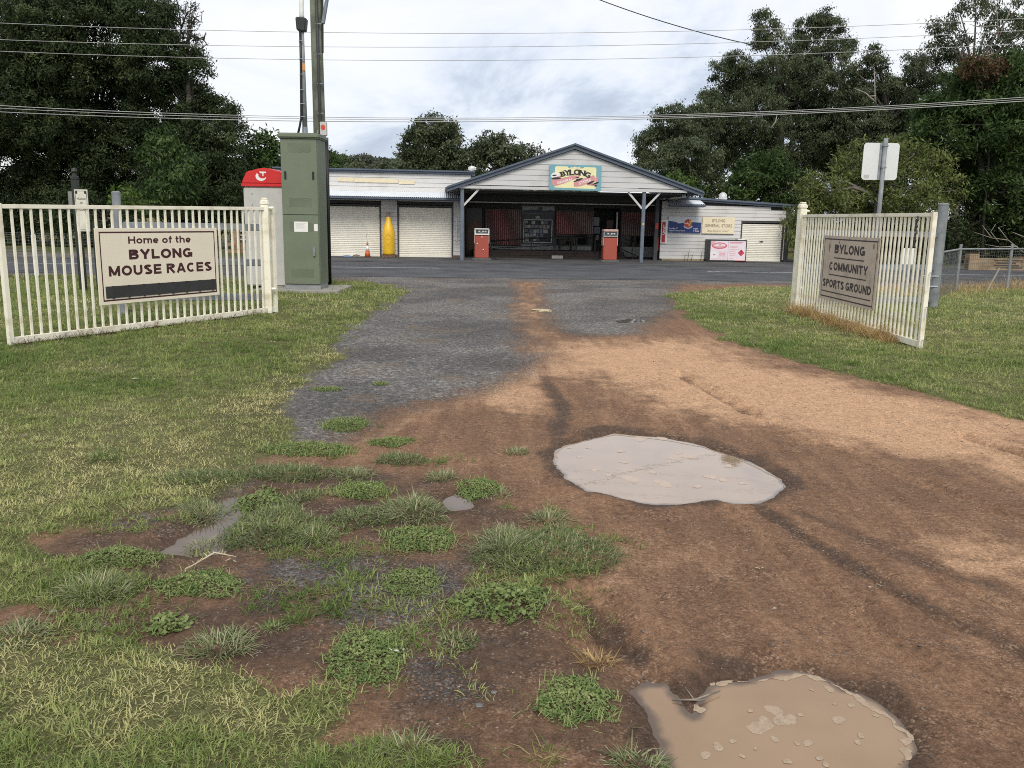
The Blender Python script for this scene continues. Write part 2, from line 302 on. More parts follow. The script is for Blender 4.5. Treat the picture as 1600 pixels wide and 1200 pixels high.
PUD = [(P_P1, 0.055, 0.16), (P_P2, 0.05, 0.2), (P_P3, 0.035, 0.1), (P_P4, 0.03, 0.07), (P_P5, 0.03, 0.2)]
DARK_TRACKS = [([(1180, 790), (1330, 880), (1480, 960), (1640, 1030)], 0.16, 0.9), ([(1250, 800), (1420, 870), (1640, 950)], 0.14, 0.7), ([(960, 600), (1060, 640), (1260, 705)], 0.12, 0.5),
    ([(850, 590), (880, 640), (870, 680)], 0.16, 0.95), ([(1060, 585), (1110, 610), (1170, 642)], 0.09, 0.75), ([(1500, 678), (1560, 697), (1640, 722)], 0.1, 0.75),
    ([(1100, 800), (1230, 880), (1330, 990), (1500, 1100)], 0.12, 0.35), ([(905, 930), (960, 990), (1020, 1060)], 0.11, 0.9), ([(1280, 560), (1450, 610), (1640, 665)], 0.16, 0.6), ([(1000, 540), (1045, 570), (1120, 605)], 0.09, 0.35)]
DARK_TRACKS = [(gpoly(p), w_, s) for p, w_, s in DARK_TRACKS]
RUTS = [(gpoly(p), w_, d) for p, w_, d in [([(905, 930), (960, 990), (1030, 1075)], 0.1, 0.05), ([(1060, 585), (1110, 610), (1170, 642)], 0.08, 0.03), ([(1500, 678), (1560, 697), (1640, 722)], 0.07, 0.03),
    ([(1180, 790), (1330, 880), (1400, 925)], 0.03, 0.012), ([(1470, 905), (1640, 975)], 0.04, 0.012), ([(900, 980), (960, 1080), (985, 1160), (1000, 1200)], 0.08, 0.03), ([(1200, 845), (1330, 925), (1480, 990)], 0.03, 0.01)]]
TREADS = [(gpoly(p), w_) for p, w_ in [([(1062, 585), (1112, 612), (1172, 644), (1260, 690)], 0.10), ([(1500, 678), (1560, 697), (1650, 724)], 0.10), ([(1190, 792), (1330, 882), (1480, 958), (1650, 1032)], 0.09), ([(1130, 800), (1260, 905), (1400, 1010), (1620, 1130)], 0.09), ([(925, 955), (985, 1025), (1045, 1090)], 0.08), ([(905, 990), (960, 1085), (1000, 1180), (1010, 1260)], 0.08), ([(1290, 690), (1420, 745), (1640, 830)], 0.09)]]
WEEDS = [  # px, py, width, height, kind, label
 (540, 661, 74, 24, 'clover', 'small bright green clover mat alone on the grey gravel edge'),
 (610, 689, 62, 18, 'clover', 'flat dark green weed on red dirt just beyond the pale tufts'),
 (628, 716, 74, 26, 'mat', 'dark green weed heap with pale fringe on red dirt between tufts'),
 (690, 745, 54, 28, 'tuft', 'pale spiky grass tuft at the right of the weed patches, by the sliver of water'),
 (552, 740, 66, 30, 'tuft', 'pale grass tuft on mud left of the dark green weed heap'),
 (566, 766, 84, 30, 'clover', 'green clover strip with a few blades behind the yellowish runners'),
 (470, 777, 60, 26, 'mat', 'dull brownish green mat on mud right of the small muddy pool'),
 (748, 762, 62, 34, 'clover', 'dark green clover clump alone beside the sliver of water'),
 (782, 772, 38, 26, 'tuft', 'short dark tuft touching the right end of the lone clover clump'),
 (808, 707, 46, 14, 'tuft', 'low tuft at the left shore of the big puddle'),
 (405, 776, 62, 36, 'broad', 'broad leaved weed growing out of the far end of the small pool'),
 (425, 824, 140, 78, 'mat', 'large dark green mat of grass on the right bank of the small pool'),
 (492, 838, 78, 42, 'tuft', 'grey green tuft in front of the large dark mat by the pool'),
 (648, 795, 110, 50, 'tuft', 'large pale feathery tuft crowning the middle weed bank'),
 (655, 838, 110, 48, 'clover', 'dark green clover cushion under the pale feathery tuft'),
 (565, 806, 90, 40, 'mat', 'mid green mat between the large dark mat and the clover cushion'),
 (520, 862, 90, 26, 'dry', 'yellowing grass runners at the top edge of the grey gravel'),
 (620, 858, 90, 26, 'dry', 'yellowing grass runners below the clover cushion'),
 (643, 905, 82, 56, 'clover', 'round bright clover clump in the middle of the grey gravel'),
 (668, 932, 50, 24, 'dry', 'short yellow green runners at the foot of the round clover clump'),
 (590, 944, 70, 32, 'dry', 'yellow green creeping tuft left below the round clover clump'),
 (850, 858, 200, 96, 'mat', 'biggest grass mat reaching out onto the brown dirt below the big puddle'),
 (790, 846, 110, 80, 'tuft', 'lighter long grass on the left shoulder of the biggest grass mat'),
 (785, 942, 140, 66, 'broad', 'bright broad leaved weed at the foot of the biggest grass mat'),
 (858, 808, 78, 28, 'tuft', 'low dark tuft just above the biggest grass mat'),
 (312, 913, 116, 44, 'clover', 'dark green clover island on brown mud below the small pool'),
 (264, 974, 62, 34, 'broad', 'small star shaped leafy weed on bare mud at left'),
 (345, 1004, 112, 66, 'tuft', 'big grey green spiky tuft on bare mud above the front lawn'),
 (190, 872, 116, 40, 'clover', 'bright green clover strip on the left bank of the small pool'),
 (575, 1022, 110, 110, 'clover', 'tall dark green clover bed at the tip of the front lawn'),
 (718, 1005, 58, 36, 'mat', 'small dark weed alone on dark gravel below the broad leaved weed'),
 (898, 1096, 120, 88, 'clover', 'round dark green clover clump left of the nearest puddle'),
 (934, 1030, 66, 44, 'drytuft', 'straw coloured spiky tuft on the rut above the round clover clump'),
 (440, 915, 48, 26, 'dry', 'small reddish yellow tuft alone on grey gravel'),
 (318, 797, 78, 46, 'tuft', 'pale tuft standing on the left shore at the top of the small pool'),
 (312, 846, 48, 38, 'tuft', 'small tuft standing in the water of the small pool'),
 (160, 716, 54, 16, 'darktuft', 'dark tuft in the middle of the left lawn'),
 (150, 920, 110, 60, 'tuft', 'long shaggy tuft at the edge of the left mud'),
 (1000, 1188, 110, 60, 'tuft', 'spiky grass at the bottom shore of the nearest puddle'),
 (480, 700, 130, 24, 'clover', 'long low green mat at the lower end of the grey gravel'),
 (30, 986, 90, 60, 'tuft', 'shaggy dark tuft at the left border above the front lawn'),
 (320, 745, 110, 28, 'mat', 'low mat at the ragged edge of the left lawn'),
 (450, 738, 140, 34, 'mat', 'wide low mat on wet mud beside the long low green mat'),
 (850, 1180, 40, 30, 'dry', 'yellowish sprig of runners at the bottom of the frame'),
 (640, 1165, 110, 50, 'tuft', 'blue green tuft at the right tip of the front lawn'),
 (140, 980, 44, 22, 'tuft', 'tiny tuft on bare mud above the front lawn'),
 (430, 978, 34, 16, 'tuft', 'tiny tuft on gravel right of the big spiky tuft'),
 (515, 925, 34, 14, 'dry', 'tiny yellow sprig between two gravel tufts'),
 (510, 608, 40, 8, 'clover', 'thin green weed strip across the dark gravel driveway'),
 (595, 599, 26, 6, 'clover', 'tiny green weed speck in the dark gravel driveway'),
]
def weed_geo(wd):
    x, y, w_, h = wd[:4]; c = G(x, y); f = G(x, y+h*0.5); b = G(x, y-h*0.32)
    return c, 0.5*w_*np.linalg.norm(c-EYE)/F_PX, max(0.02, 0.5*(b[1]-f[1])), 0.5*(f+b)
WG = [weed_geo(x) for x in WEEDS]

def zones(x, y):
    n1 = fbm(x, y, 1.3, 4, 3)-0.5; n2 = fbm(x, y, 6, 3, 11)-0.5; n3 = fbm(x, y, 22, 2, 21)-0.5
    jit = n1*0.35+n2*0.22+n3*0.10
    far = sstep(6, 14, y)
    g = np.zeros_like(x)
    for P, wd_ in ((P_LAWN, 0.38), (P_LAWN2, 0.07), (P_LAWN3, 0.06), (P_RLAWN, 0.32)):
        g = np.maximum(g, sstep(-wd_, wd_*0.6, -sdpoly(x, y, P)+jit*(0.6+1.5*far)))
    g = np.where((y > 26) | (np.abs(x) > 14) | (y < 0.5), np.maximum(g, sstep(-0.3, 0.1, n1)), g)
    grav = np.zeros_like(x)
    for P, wd_, s in ((P_GRAV, 0.3, 1.0), (P_GRAV2, 0.3, 0.9), (P_GRAV3, 0.14, 0.60), (P_GRAV4, 0.1, 0.6)):
        grav = np.maximum(grav, s*sstep(-wd_*2.8, wd_*2.4, -sdpoly(x, y, P)+jit*1.5))
    ly = -(x-O[0])*math.sin(YAW)+(y-O[1])*math.cos(YAW)
    sh = sstep(-11.4, -10.4, ly+n1*0.8)*sstep(7.5, 6, ly)*(np.abs(x) < 30)
    grav = np.maximum(grav, sh*0.75); g = np.where(np.abs(x) < 30, g*(1-sstep(-10.6, -10.2, ly+n2*0.5)*sstep(1.5, 0, ly)), g)
    strip = sstep(-0.6, 0.4, -sdpoly(x, y, P_STRIP)+n2*0.9+n1*0.5)
    grav = grav*(1-0.7*strip*np.clip(0.7+2*n1, 0, 1.3))
    wq = np.clip(y/6, 0.6, 2.2); dry = sstep(-0.35, 0.75, -sdpoly(x, y, P_DRY)/wq+(n1*0.5+n2*0.25))
    dry = np.maximum(dry*np.clip(0.95+n2*0.6+n1*0.4, 0, 1), strip*0.42*np.clip(0.7+1.6*n2, 0, 1.3))
    for pc, rr, s in (((960, 860), 0.45, 0.35), ((1050, 890), 0.5, 0.3), ((1550, 880), 0.5, 0.55), ((1450, 800), 0.4, 0.2), ((1560, 1010), 0.25, 0.35), ((960, 920), 0.2, 0.5)):
        c = G(*pc); dry = np.maximum(dry, s*np.exp(-((x-c[0])**2+((y-c[1])/1.0)**2)/rr**2)*np.clip(0.9+2*n2, 0.2, 1.3))
    wet = 0.16+n1*0.45
    wet = wet*(1-0.9*dry)
    wm = sstep(0.25, -0.2, sdpoly(x, y, P_MUD)+n1*0.3); wet = np.maximum(wet, wm*(0.72+n2*0.7)); dry = dry*(1-0.8*wm)
    for pl, w_, s in DARK_TRACKS:
        d = sdline(x, y, pl)+n2*0.12; k = 0.95*s*np.exp(-(d/(w_*0.6))**2); wet = np.maximum(wet, k*(1-0.6*dry)); dry = dry*(1-0.7*k)
    for P, dp, wd_ in PUD:
        d = sdpoly(x, y, P); k = sstep(0.22, 0.0, d+n2*0.25+n1*0.2); wet = np.maximum(wet, 0.85*k); dry = dry*(1-k)
    return g, np.clip(grav, 0, 1), np.clip(dry, 0, 1), np.clip(wet, 0, 1)
def ground_z(x, y):
    near = sstep(17, 10, y)*sstep(-2, 1.2, y)
    z = near*(0.028*(fbm(x, y, 0.7, 3, 31)-0.5)+0.016*(fbm(x, y, 5, 4, 41)-0.5)+0.011*(fbm(x, y, 14, 2, 45)-0.5))
    for pl, w_, d in RUTS:
        q = sdline(x, y, pl); lump = 0.7+0.9*(fbm(x, y, 14, 2, 51)-0.3)
        z -= d*np.exp(-(q/w_)**2)*lump; z += 0.5*d*np.exp(-((q-1.6*w_)/(0.7*w_))**2)*lump*near
    for pl, w_ in TREADS:
        q, s_, sd_ = sdline_s(x, y, pl); body = sstep(w_, w_*0.75, q)*near
        z -= body*(0.006+0.011*(np.sin(2*np.pi*(s_/0.085+np.abs(sd_)*9)) > 0)*(np.abs(sd_) > 0.012))*(0.5+fbm(x, y, 4, 2, 57))
    for P, dp, wd_ in PUD:
        q = sdpoly(x, y, P)+0.11*(fbm(x, y, 5, 4, 61)-0.5)
        z = z*sstep(0.0, 0.5, np.abs(q)+0.15)-(dp)*sstep(0.05, -0.09, q)-0.008*sstep(0.12, 0.0, q)+0.012*np.exp(-((q-0.13)/0.07)**2)
    return z
def axis(lo, hi, step, far, ratio):
    a = list(np.arange(lo, hi, step)); s = step; v = a[-1]
    while v < far[1]: s *= ratio; v += s; a.append(v)
    s = step; v = lo; p = []
    while v > far[0]: s *= ratio; v -= s; p.append(v)
    return np.array(p[::-1]+a)
xs = axis(-3.2, 4.2, 0.026, (-700, 700), 1.05); ys = axis(1.9, 7.6, 0.026, (-60, 900), 1.035)
GX, GY = np.meshgrid(xs, ys); gx, gy = GX.ravel(), GY.ravel()
zg, zv, zd, zw = zones(gx, gy); gz = ground_z(gx, gy)
nx, ny = len(xs), len(ys); I = np.arange(nx*ny).reshape(ny, nx)
q = np.stack([I[:-1, :-1], I[:-1, 1:], I[1:, 1:], I[1:, :-1]], -1).reshape(-1, 4)
gm = bpy.data.meshes.new('ground'); gm.vertices.add(nx*ny); gm.vertices.foreach_set('co', np.stack([gx, gy, gz], 1).astype(np.float32).ravel())
gm.loops.add(len(q)*4); gm.loops.foreach_set('vertex_index', q.astype(np.int32).ravel()); gm.polygons.add(len(q)); gm.polygons.foreach_set('loop_start', np.arange(0, len(q)*4, 4, dtype=np.int32))
gm.update(calc_edges=True); gm.polygons.foreach_set('use_smooth', np.ones(len(q), bool))
for nm, v in (('lawn', zg), ('gravel', zv), ('dry', zd), ('wet', zw)):
    a = gm.attributes.new(nm, 'FLOAT', 'POINT'); a.data.foreach_set('value', v.astype(np.float32))

def ground_material():
    m = bpy.data.materials.new('earth_gravel_and_turf'); m.use_nodes = True; t = m.node_tree; b = t.nodes['Principled BSDF']; L = t.links.new
    co = N(t, 'ShaderNodeTexCoord').outputs['Object']
    def att(n): return N(t, 'ShaderNodeAttribute', attribute_name=n).outputs['Fac']
    def noise(s, d=6, r=0.55):
        n = N(t, 'ShaderNodeTexNoise'); n.inputs['Scale'].default_value = s; n.inputs['Detail'].default_value = d; n.inputs['Roughness'].default_value = r; L(co, n.inputs['Vector']); return n.outputs['Fac']
    def ramp(v, *st):
        r = N(t, 'ShaderNodeValToRGB'); L(v, r.inputs[0]); E = r.color_ramp.elements
        E[0].position, E[0].color = st[0][0], (*st[0][1], 1); E[1].position, E[1].color = st[-1][0], (*st[-1][1], 1)
        for p, c in st[1:-1]: k = E.new(p); k.color = (*c, 1)
        return r.outputs[0]
    def mix(f, a, c, bl='MIX'):
        n = N(t, 'ShaderNodeMix', data_type='RGBA', blend_type=bl)
        if isinstance(f, float): n.inputs[0].default_value = f
        else: L(f, n.inputs[0])
        for s, v in ((6, a), (7, c)):
            if isinstance(v, tuple): n.inputs[s].default_value = (*v, 1)
            else: L(v, n.inputs[s])
        return n.outputs[2]
    def math_(op, a, c=None, d=None):
        n = N(t, 'ShaderNodeMath', operation=op)
        for i, v in enumerate((a, c, d)):
            if v is None: continue
            if isinstance(v, (int, float)): n.inputs[i].default_value = v
            else: L(v, n.inputs[i])
        return n.outputs[0]
    def sm(v, lo, hi):
        n = N(t, 'ShaderNodeMapRange', interpolation_type='SMOOTHSTEP'); L(v, n.inputs[0]); n.inputs[1].default_value = lo; n.inputs[2].default_value = hi; return n.outputs[0]
    fine = noise(55, 8, 0.65); mid = noise(7, 6); grit = noise(160, 4, 0.7)
    def vor(s):
        n = N(t, 'ShaderNodeTexVoronoi'); n.inputs['Scale'].default_value = s; L(co, n.inputs['Vector']); return n
    mpn = N(t, 'ShaderNodeMapping'); mpn.inputs['Rotation'].default_value = (0, 0, R(-28)); mpn.inputs['Scale'].default_value = (3.4, 0.45, 1); L(co, mpn.inputs[0])
    stn = N(t, 'ShaderNodeTexNoise'); stn.inputs['Scale'].default_value = 2.2; stn.inputs['Detail'].default_value = 7; stn.inputs['Roughness'].default_value = 0.6; L(mpn.outputs[0], stn.inputs['Vector']); streak = stn.outputs['Fac']
    big = noise(1.7, 5, 0.6)
    dirt = mix(0.5, ramp(mid, (0.3, (0.185, 0.102, 0.062)), (0.7, (0.258, 0.146, 0.087))), ramp(fine, (0.32, (0.07, 0.042, 0.027)), (0.5, (0.18, 0.107, 0.066)), (0.7, (0.34, 0.21, 0.132))))
    dirt = mix(sm(streak, 0.36, 0.72), dirt, mix(0.45, dirt, (0.36, 0.215, 0.125)))
    dirt = mix(sm(big, 0.55, 0.38), dirt, mix(0.3, dirt, (0.095, 0.055, 0.037)))
    dryc = mix(0.5, ramp(mid, (0.3, (0.46, 0.275, 0.16)), (0.7, (0.61, 0.38, 0.228))), ramp(fine, (0.3, (0.35, 0.20, 0.115)), (0.7, (0.68, 0.44, 0.265))))
    wetc = mix(0.5, ramp(mid, (0.3, (0.068, 0.041, 0.028)), (0.7, (0.105, 0.065, 0.044))), ramp(fine, (0.3, (0.04, 0.026, 0.018)), (0.7, (0.13, 0.085, 0.058))))
    v1 = vor(75); v2 = vor(140)
    stone = mix(0.45, ramp(v1.outputs['Color'], (0.1, (0.054, 0.049, 0.044)), (0.6, (0.162, 0.150, 0.136)), (0.92, (0.60, 0.54, 0.47))), ramp(grit, (0.34, (0.045, 0.041, 0.038)), (0.52, (0.146, 0.136, 0.124)), (0.68, (0.46, 0.43, 0.38))))
    v3 = vor(30); stone = mix(0.4, stone, ramp(N_sep(t, v3.outputs['Color']), (0.1, (0.045, 0.044, 0.043)), (0.62, (0.14, 0.136, 0.132)), (0.93, (0.62, 0.59, 0.54)))); stone = mix(0.35, stone, ramp(noise(22, 5, 0.7), (0.36, (0.05, 0.049, 0.048)), (0.66, (0.38, 0.365, 0.345))))
    stone = mix(sm(noise(0.45, 6, 0.6), 0.60, 0.40), stone, mix(0.5, stone, (0.045, 0.045, 0.048)))
    stone = mix(sm(noise(1.1, 7, 0.65), 0.52, 0.70), stone, mix(0.55, stone, (0.23, 0.165, 0.11)))
    soil = mix(0.6, ramp(mid, (0.3, (0.075, 0.08, 0.030)), (0.7, (0.15, 0.135, 0.06))), ramp(fine, (0.3, (0.05, 0.06, 0.022)), (0.7, (0.19, 0.18, 0.08))))
    farg = mix(0.5, ramp(noise(0.6, 6), (0.35, (0.07, 0.095, 0.03)), (0.65, (0.13, 0.145, 0.05))), ramp(fine, (0.3, (0.06, 0.085, 0.03)), (0.7, (0.15, 0.16, 0.06))))
    nz = math_('MULTIPLY_ADD', math_('ADD', fine, mid), 0.5, -0.5); nz2 = math_('MULTIPLY_ADD', math_('ADD', math_('MULTIPLY', grit, 0.9), fine), 0.5, -0.475)
    dryf = sm(math_('ADD', att('dry'), math_('ADD', math_('MULTIPLY', nz, 0.8), math_('MULTIPLY_ADD', streak, 0.5, -0.25))), 0.1, 0.9)
    wetf = sm(math_('ADD', att('wet'), math_('MULTIPLY', nz, 1.0)), 0.25, 0.95)
    gravf = sm(math_('ADD', att('gravel'), math_('ADD', math_('MULTIPLY', nz2, 3.0), math_('MULTIPLY', nz, 0.8))), 0.28, 0.72)
    lawnf = sm(math_('ADD', att('lawn'), math_('MULTIPLY', nz, 1.2)), 0.3, 0.7)
    vg_ = vor(115); spk = sm(noise(5, 5, 0.6), 0.40, 0.66); rg = N_sep(t, vg_.outputs['Color']); c = mix(dryf, dirt, dryc); c = mix(wetf, c, wetc)
    c = mix(math_('MULTIPLY', math_('MULTIPLY', math_('GREATER_THAN', rg, 0.84), spk), 0.42), c, (0.44, 0.31, 0.21)); c = mix(math_('MULTIPLY', math_('MULTIPLY', math_('LESS_THAN', rg, 0.2), spk), 0.45), c, (0.06, 0.037, 0.025))
    peb = vor(38); pb = math_('LESS_THAN', peb.outputs['Distance'], 0.16); rare = math_('GREATER_THAN', N_sep(t, peb.outputs['Color']), 0.72)
    pf = math_('MULTIPLY', math_('MULTIPLY', pb, rare), 0.8)
    c = mix(pf, c, ramp(peb.outputs['Color'], (0.2, (0.16, 0.14, 0.13)), (0.9, (0.42, 0.34, 0.28))))
    c = mix(gravf, c, stone)
    sx_ = N(t, 'ShaderNodeSeparateXYZ'); L(co, sx_.inputs[0])
    c = mix(lawnf, c, mix(sm(sx_.outputs[1], 9, 20), soil, farg))
    grain = ramp(noise(120, 4, 0.75), (0.30, (0.58, 0.58, 0.58)), (0.5, (0.97, 0.97, 0.97)), (0.70, (1.4, 1.4, 1.4))); gr2 = ramp(noise(26, 4, 0.7), (0.30, (0.70, 0.70, 0.70)), (0.70, (1.3, 1.3, 1.3)))
    c = mix(1.0, c, grain, 'MULTIPLY'); c = mix(1.0, c, gr2, 'MULTIPLY')
    L(c, b.inputs['Base Color'])
    L(math_('SUBTRACT', 0.95, math_('MULTIPLY', wetf, math_('MULTIPLY_ADD', mid, 0.55, 0.02))), b.inputs['Roughness'])
    b.inputs['Specular IOR Level'].default_value = 0.13
    bp = N(t, 'ShaderNodeBump'); bp.inputs['Strength'].default_value = 0.9; bp.inputs['Distance'].default_value = 0.016
    h = math_('ADD', math_('MULTIPLY', fine, 1.1), math_('ADD', math_('MULTIPLY', grit, 0.35), math_('ADD', math_('MULTIPLY', pf, 0.5), math_('MULTIPLY', math_('MULTIPLY', v1.outputs['Distance'], gravf), -0.9))))
    L(h, bp.inputs['Height']); L(bp.outputs[0], b.inputs['Normal'])
    return m
def N_sep(t, c):
    s = N(t, 'ShaderNodeSeparateColor'); t.links.new(c, s.inputs[0]); return s.outputs[0]
gm.materials.append(ground_material())
tag(link('ground', gm), 'brown dirt driveway with lawn on both sides', kind='structure')

# ---------------------------------------------------------------- road, forecourt, markings
ASPH = mat('asphalt', (0.085, 0.086, 0.092), 0.8, var=0.25, scale=0.9, bump=0.5, bscale=90, spec=0.35)
ASPH2 = mat('old_asphalt', (0.10, 0.098, 0.098), 0.85, var=0.3, scale=0.7, bump=0.5, bscale=60, spec=0.35)
PAINT = mat('road_paint', (0.62, 0.62, 0.60), 0.7, var=0.3, scale=7, dirt=(0.16, 0.16, 0.16))
def sheet(name, x0, x1, y0, y1, z, m, label=None, wob=0.0, nseg=120):
    vs = []; fs = []
    for i in range(nseg+1):
        x = x0+(x1-x0)*i/nseg
        a = wob*(float(fbm(np.array([x]), np.array([3.3]), 0.8, 4, 5)[0])-0.5)*2
        vs += [tuple(S(x, y0+a, z)), tuple(S(x, y1, z))]
    for i in range(nseg): fs.append((2*i, 2*i+2, 2*i+3, 2*i+1))
    me = bpy.data.meshes.new(name); me.from_pydata(vs, [], fs); me.update()
    return tag(link(name, me, m), label, kind='structure')
sheet('road', -120, 120, -9.5, -1.7, 0.006, ASPH, 'dark two lane asphalt road running past the store', 0.35, 500)
sheet('forecourt', -11, 11.5, -1.9, 6.0, 0.011, ASPH2, 'worn asphalt apron in front of the store', 0.1, 120)
for x0, x1 in ((-30, -21), (-18.5, -12), (-9.0, -4.3), (4.4, 8.0), (12, 18), (21, 27)):
    sheet('road_marking', x0, x1, -5.42, -5.32, 0.012, PAINT, nseg=20)

# ---------------------------------------------------------------- water
def water(name, poly, z, c, label, shallow=(0.10, 0.068, 0.045), rough=0.02, spec=0.8, ior=1.33):
    m = bpy.data.materials.new(name); m.use_nodes = True; t = m.node_tree; b = t.nodes['Principled BSDF']
    b.inputs['Roughness'].default_value = rough; b.inputs['IOR'].default_value = ior; b.inputs['Specular IOR Level'].default_value = spec
    co = N(t, 'ShaderNodeTexCoord'); n = N(t, 'ShaderNodeTexNoise'); n.inputs['Scale'].default_value = 3; n.inputs['Detail'].default_value = 4; t.links.new(co.outputs['Object'], n.inputs['Vector'])
    r = N(t, 'ShaderNodeValToRGB'); t.links.new(n.outputs['Fac'], r.inputs[0]); r.color_ramp.elements[0].position = 0.35; r.color_ramp.elements[0].color = (*[x*0.86 for x in c], 1); r.color_ramp.elements[1].position = 0.65; r.color_ramp.elements[1].color = (*c, 1)
    a = N(t, 'ShaderNodeAttribute', attribute_name='depth'); n3 = N(t, 'ShaderNodeTexNoise'); n3.inputs['Scale'].default_value = 14; n3.inputs['Detail'].default_value = 6; t.links.new(co.outputs['Object'], n3.inputs['Vector'])
    md = N(t, 'ShaderNodeMath', operation='MULTIPLY_ADD'); md.inputs[1].default_value = 0.02; t.links.new(n3.outputs['Fac'], md.inputs[0]); t.links.new(a.outputs['Fac'], md.inputs[2])
    mr = N(t, 'ShaderNodeMapRange', interpolation_type='SMOOTHSTEP'); mr.inputs[1].default_value = 0.012; mr.inputs[2].default_value = 0.030; t.links.new(md.outputs[0], mr.inputs[0])
    mx = N(t, 'ShaderNodeMix', data_type='RGBA'); t.links.new(mr.outputs[0], mx.inputs[0]); mx.inputs[6].default_value = (*shallow, 1); t.links.new(r.outputs[0], mx.inputs[7]); t.links.new(mx.outputs[2], b.inputs['Base Color'])
    n2 = N(t, 'ShaderNodeTexNoise'); n2.inputs['Scale'].default_value = 9; t.links.new(co.outputs['Object'], n2.inputs['Vector'])
    bp = N(t, 'ShaderNodeBump'); bp.inputs['Strength'].default_value = 0.03; bp.inputs['Distance'].default_value = 0.01; t.links.new(n2.outputs['Fac'], bp.inputs['Height']); t.links.new(bp.outputs[0], b.inputs['Normal'])
    lo, hi = poly.min(0)-0.1, poly.max(0)+0.1; st = max(0.02, (hi-lo).max()/90); X, Y = np.meshgrid(np.arange(lo[0], hi[0], st), np.arange(lo[1], hi[1], st)); sh = X.shape; x, y = X.ravel(), Y.ravel()
    inside = (sdpoly(x, y, poly) < 0.09).reshape(sh); dep = z-ground_z(x, y); I = np.arange(x.size).reshape(sh)
    q = np.stack([I[:-1, :-1], I[:-1, 1:], I[1:, 1:], I[1:, :-1]], -1)[inside[:-1, :-1] & inside[:-1, 1:] & inside[1:, 1:] & inside[1:, :-1]]
    used = np.unique(q); mp_ = np.full(x.size, -1); mp_[used] = np.arange(len(used))
    me = bpy.data.meshes.new(name); me.from_pydata(np.stack([x[used], y[used], np.full(len(used), z)], 1).tolist(), [], mp_[q].tolist()); at_ = me.attributes.new('depth', 'FLOAT', 'POINT'); at_.data.foreach_set('value', dep[used].astype(np.float32)); me.update()
    return tag(link('puddle', me, m), label, 'puddle', 'muddy puddles', 'structure')
WZ = -0.022
pud1 = water('milky_puddle_water', P_P1, WZ, (0.33, 0.235, 0.16), 'big pale oval puddle in the middle of the dirt driveway', spec=0.9, ior=1.8)
pud2 = water('brown_puddle_water', P_P2, WZ, (0.30, 0.195, 0.112), 'nearest brown puddle with foam blobs at the bottom edge', spec=0.6, ior=1.4)
pud3 = water('dark_pool_water', P_P3, WZ, (0.13, 0.095, 0.07), 'small grey pool of water among the weeds', spec=0.6)
water('sliver_water', P_P4, WZ, (0.13, 0.095, 0.07), 'sliver of shallow water on mud right of the weeds')
water('pothole_water', P_P5, WZ, (0.15, 0.14, 0.13), 'thin film of water in the broken asphalt by the road')
FOAM = mat('foam', (0.40, 0.30, 0.205), 0.6, var=0.1, scale=60, bump=0.4, bscale=200)
FOAMW = mat('pale_scum', (0.47, 0.37, 0.29), 0.5, var=0.05, scale=30)
def foam(parent, blobs, m, name='foam'):
    b = MB()
    for bi, (px, py, r) in enumerate(blobs):
        c = G(px, py, WZ); d = np.linalg.norm(c-EYE); rr = r*d/F_PX; n = 26; ph = random.random()*9
        ring = [];
        for k in range(n):
            a = 2*math.pi*k/n; q = rr*(0.92+0.16*math.sin(2*a+ph)+0.08*math.sin(3*a+2*ph)+0.04*math.sin(7*a+ph))
            ring.append((c[0]+q*math.cos(a), c[1]+q*math.sin(a)*1.25))
        vs = [(x, y, WZ+0.0004+bi*0.00005) for x, y in ring]+[(c[0]+(x-c[0])*0.75, c[1]+(y-c[1])*0.75, WZ+0.0009+bi*0.00006) for x, y in ring]
        b.add(vs, [(i, (i+1) % n, n+(i+1) % n, n+i) for i in range(n)]+[tuple(range(n, 2*n))])
    o = b.build(name, m, parent, smooth=False); o['kind'] = 'stuff'; return o
foam(pud2, [(1210, 1110, 12), (1222, 1126, 12), (1235, 1124, 10), (1186, 1137, 14), (1196, 1130, 12), (1176, 1140, 8), (1310, 1125, 9), (1122, 1167, 8), (1102, 1180, 8), (1210, 1155, 6), (1262, 1161, 7), (1330, 1102, 5), (1296, 1077, 7), (1127, 1068, 8), (1145, 1158, 5), (1250, 1117, 4), (1340, 1160, 5), (1368, 1118, 4), (1345, 1150, 5), (1245, 1162, 4), (1085, 1106, 9), (1095, 1110, 7), (1075, 1100, 6), (1268, 1078, 3), (1304, 1100, 3), (1172, 1111, 4), (1160, 1182, 4), (1280, 1185, 5), (1230, 1190, 6), (1290, 1195, 5), (1180, 1170, 3)], FOAM)
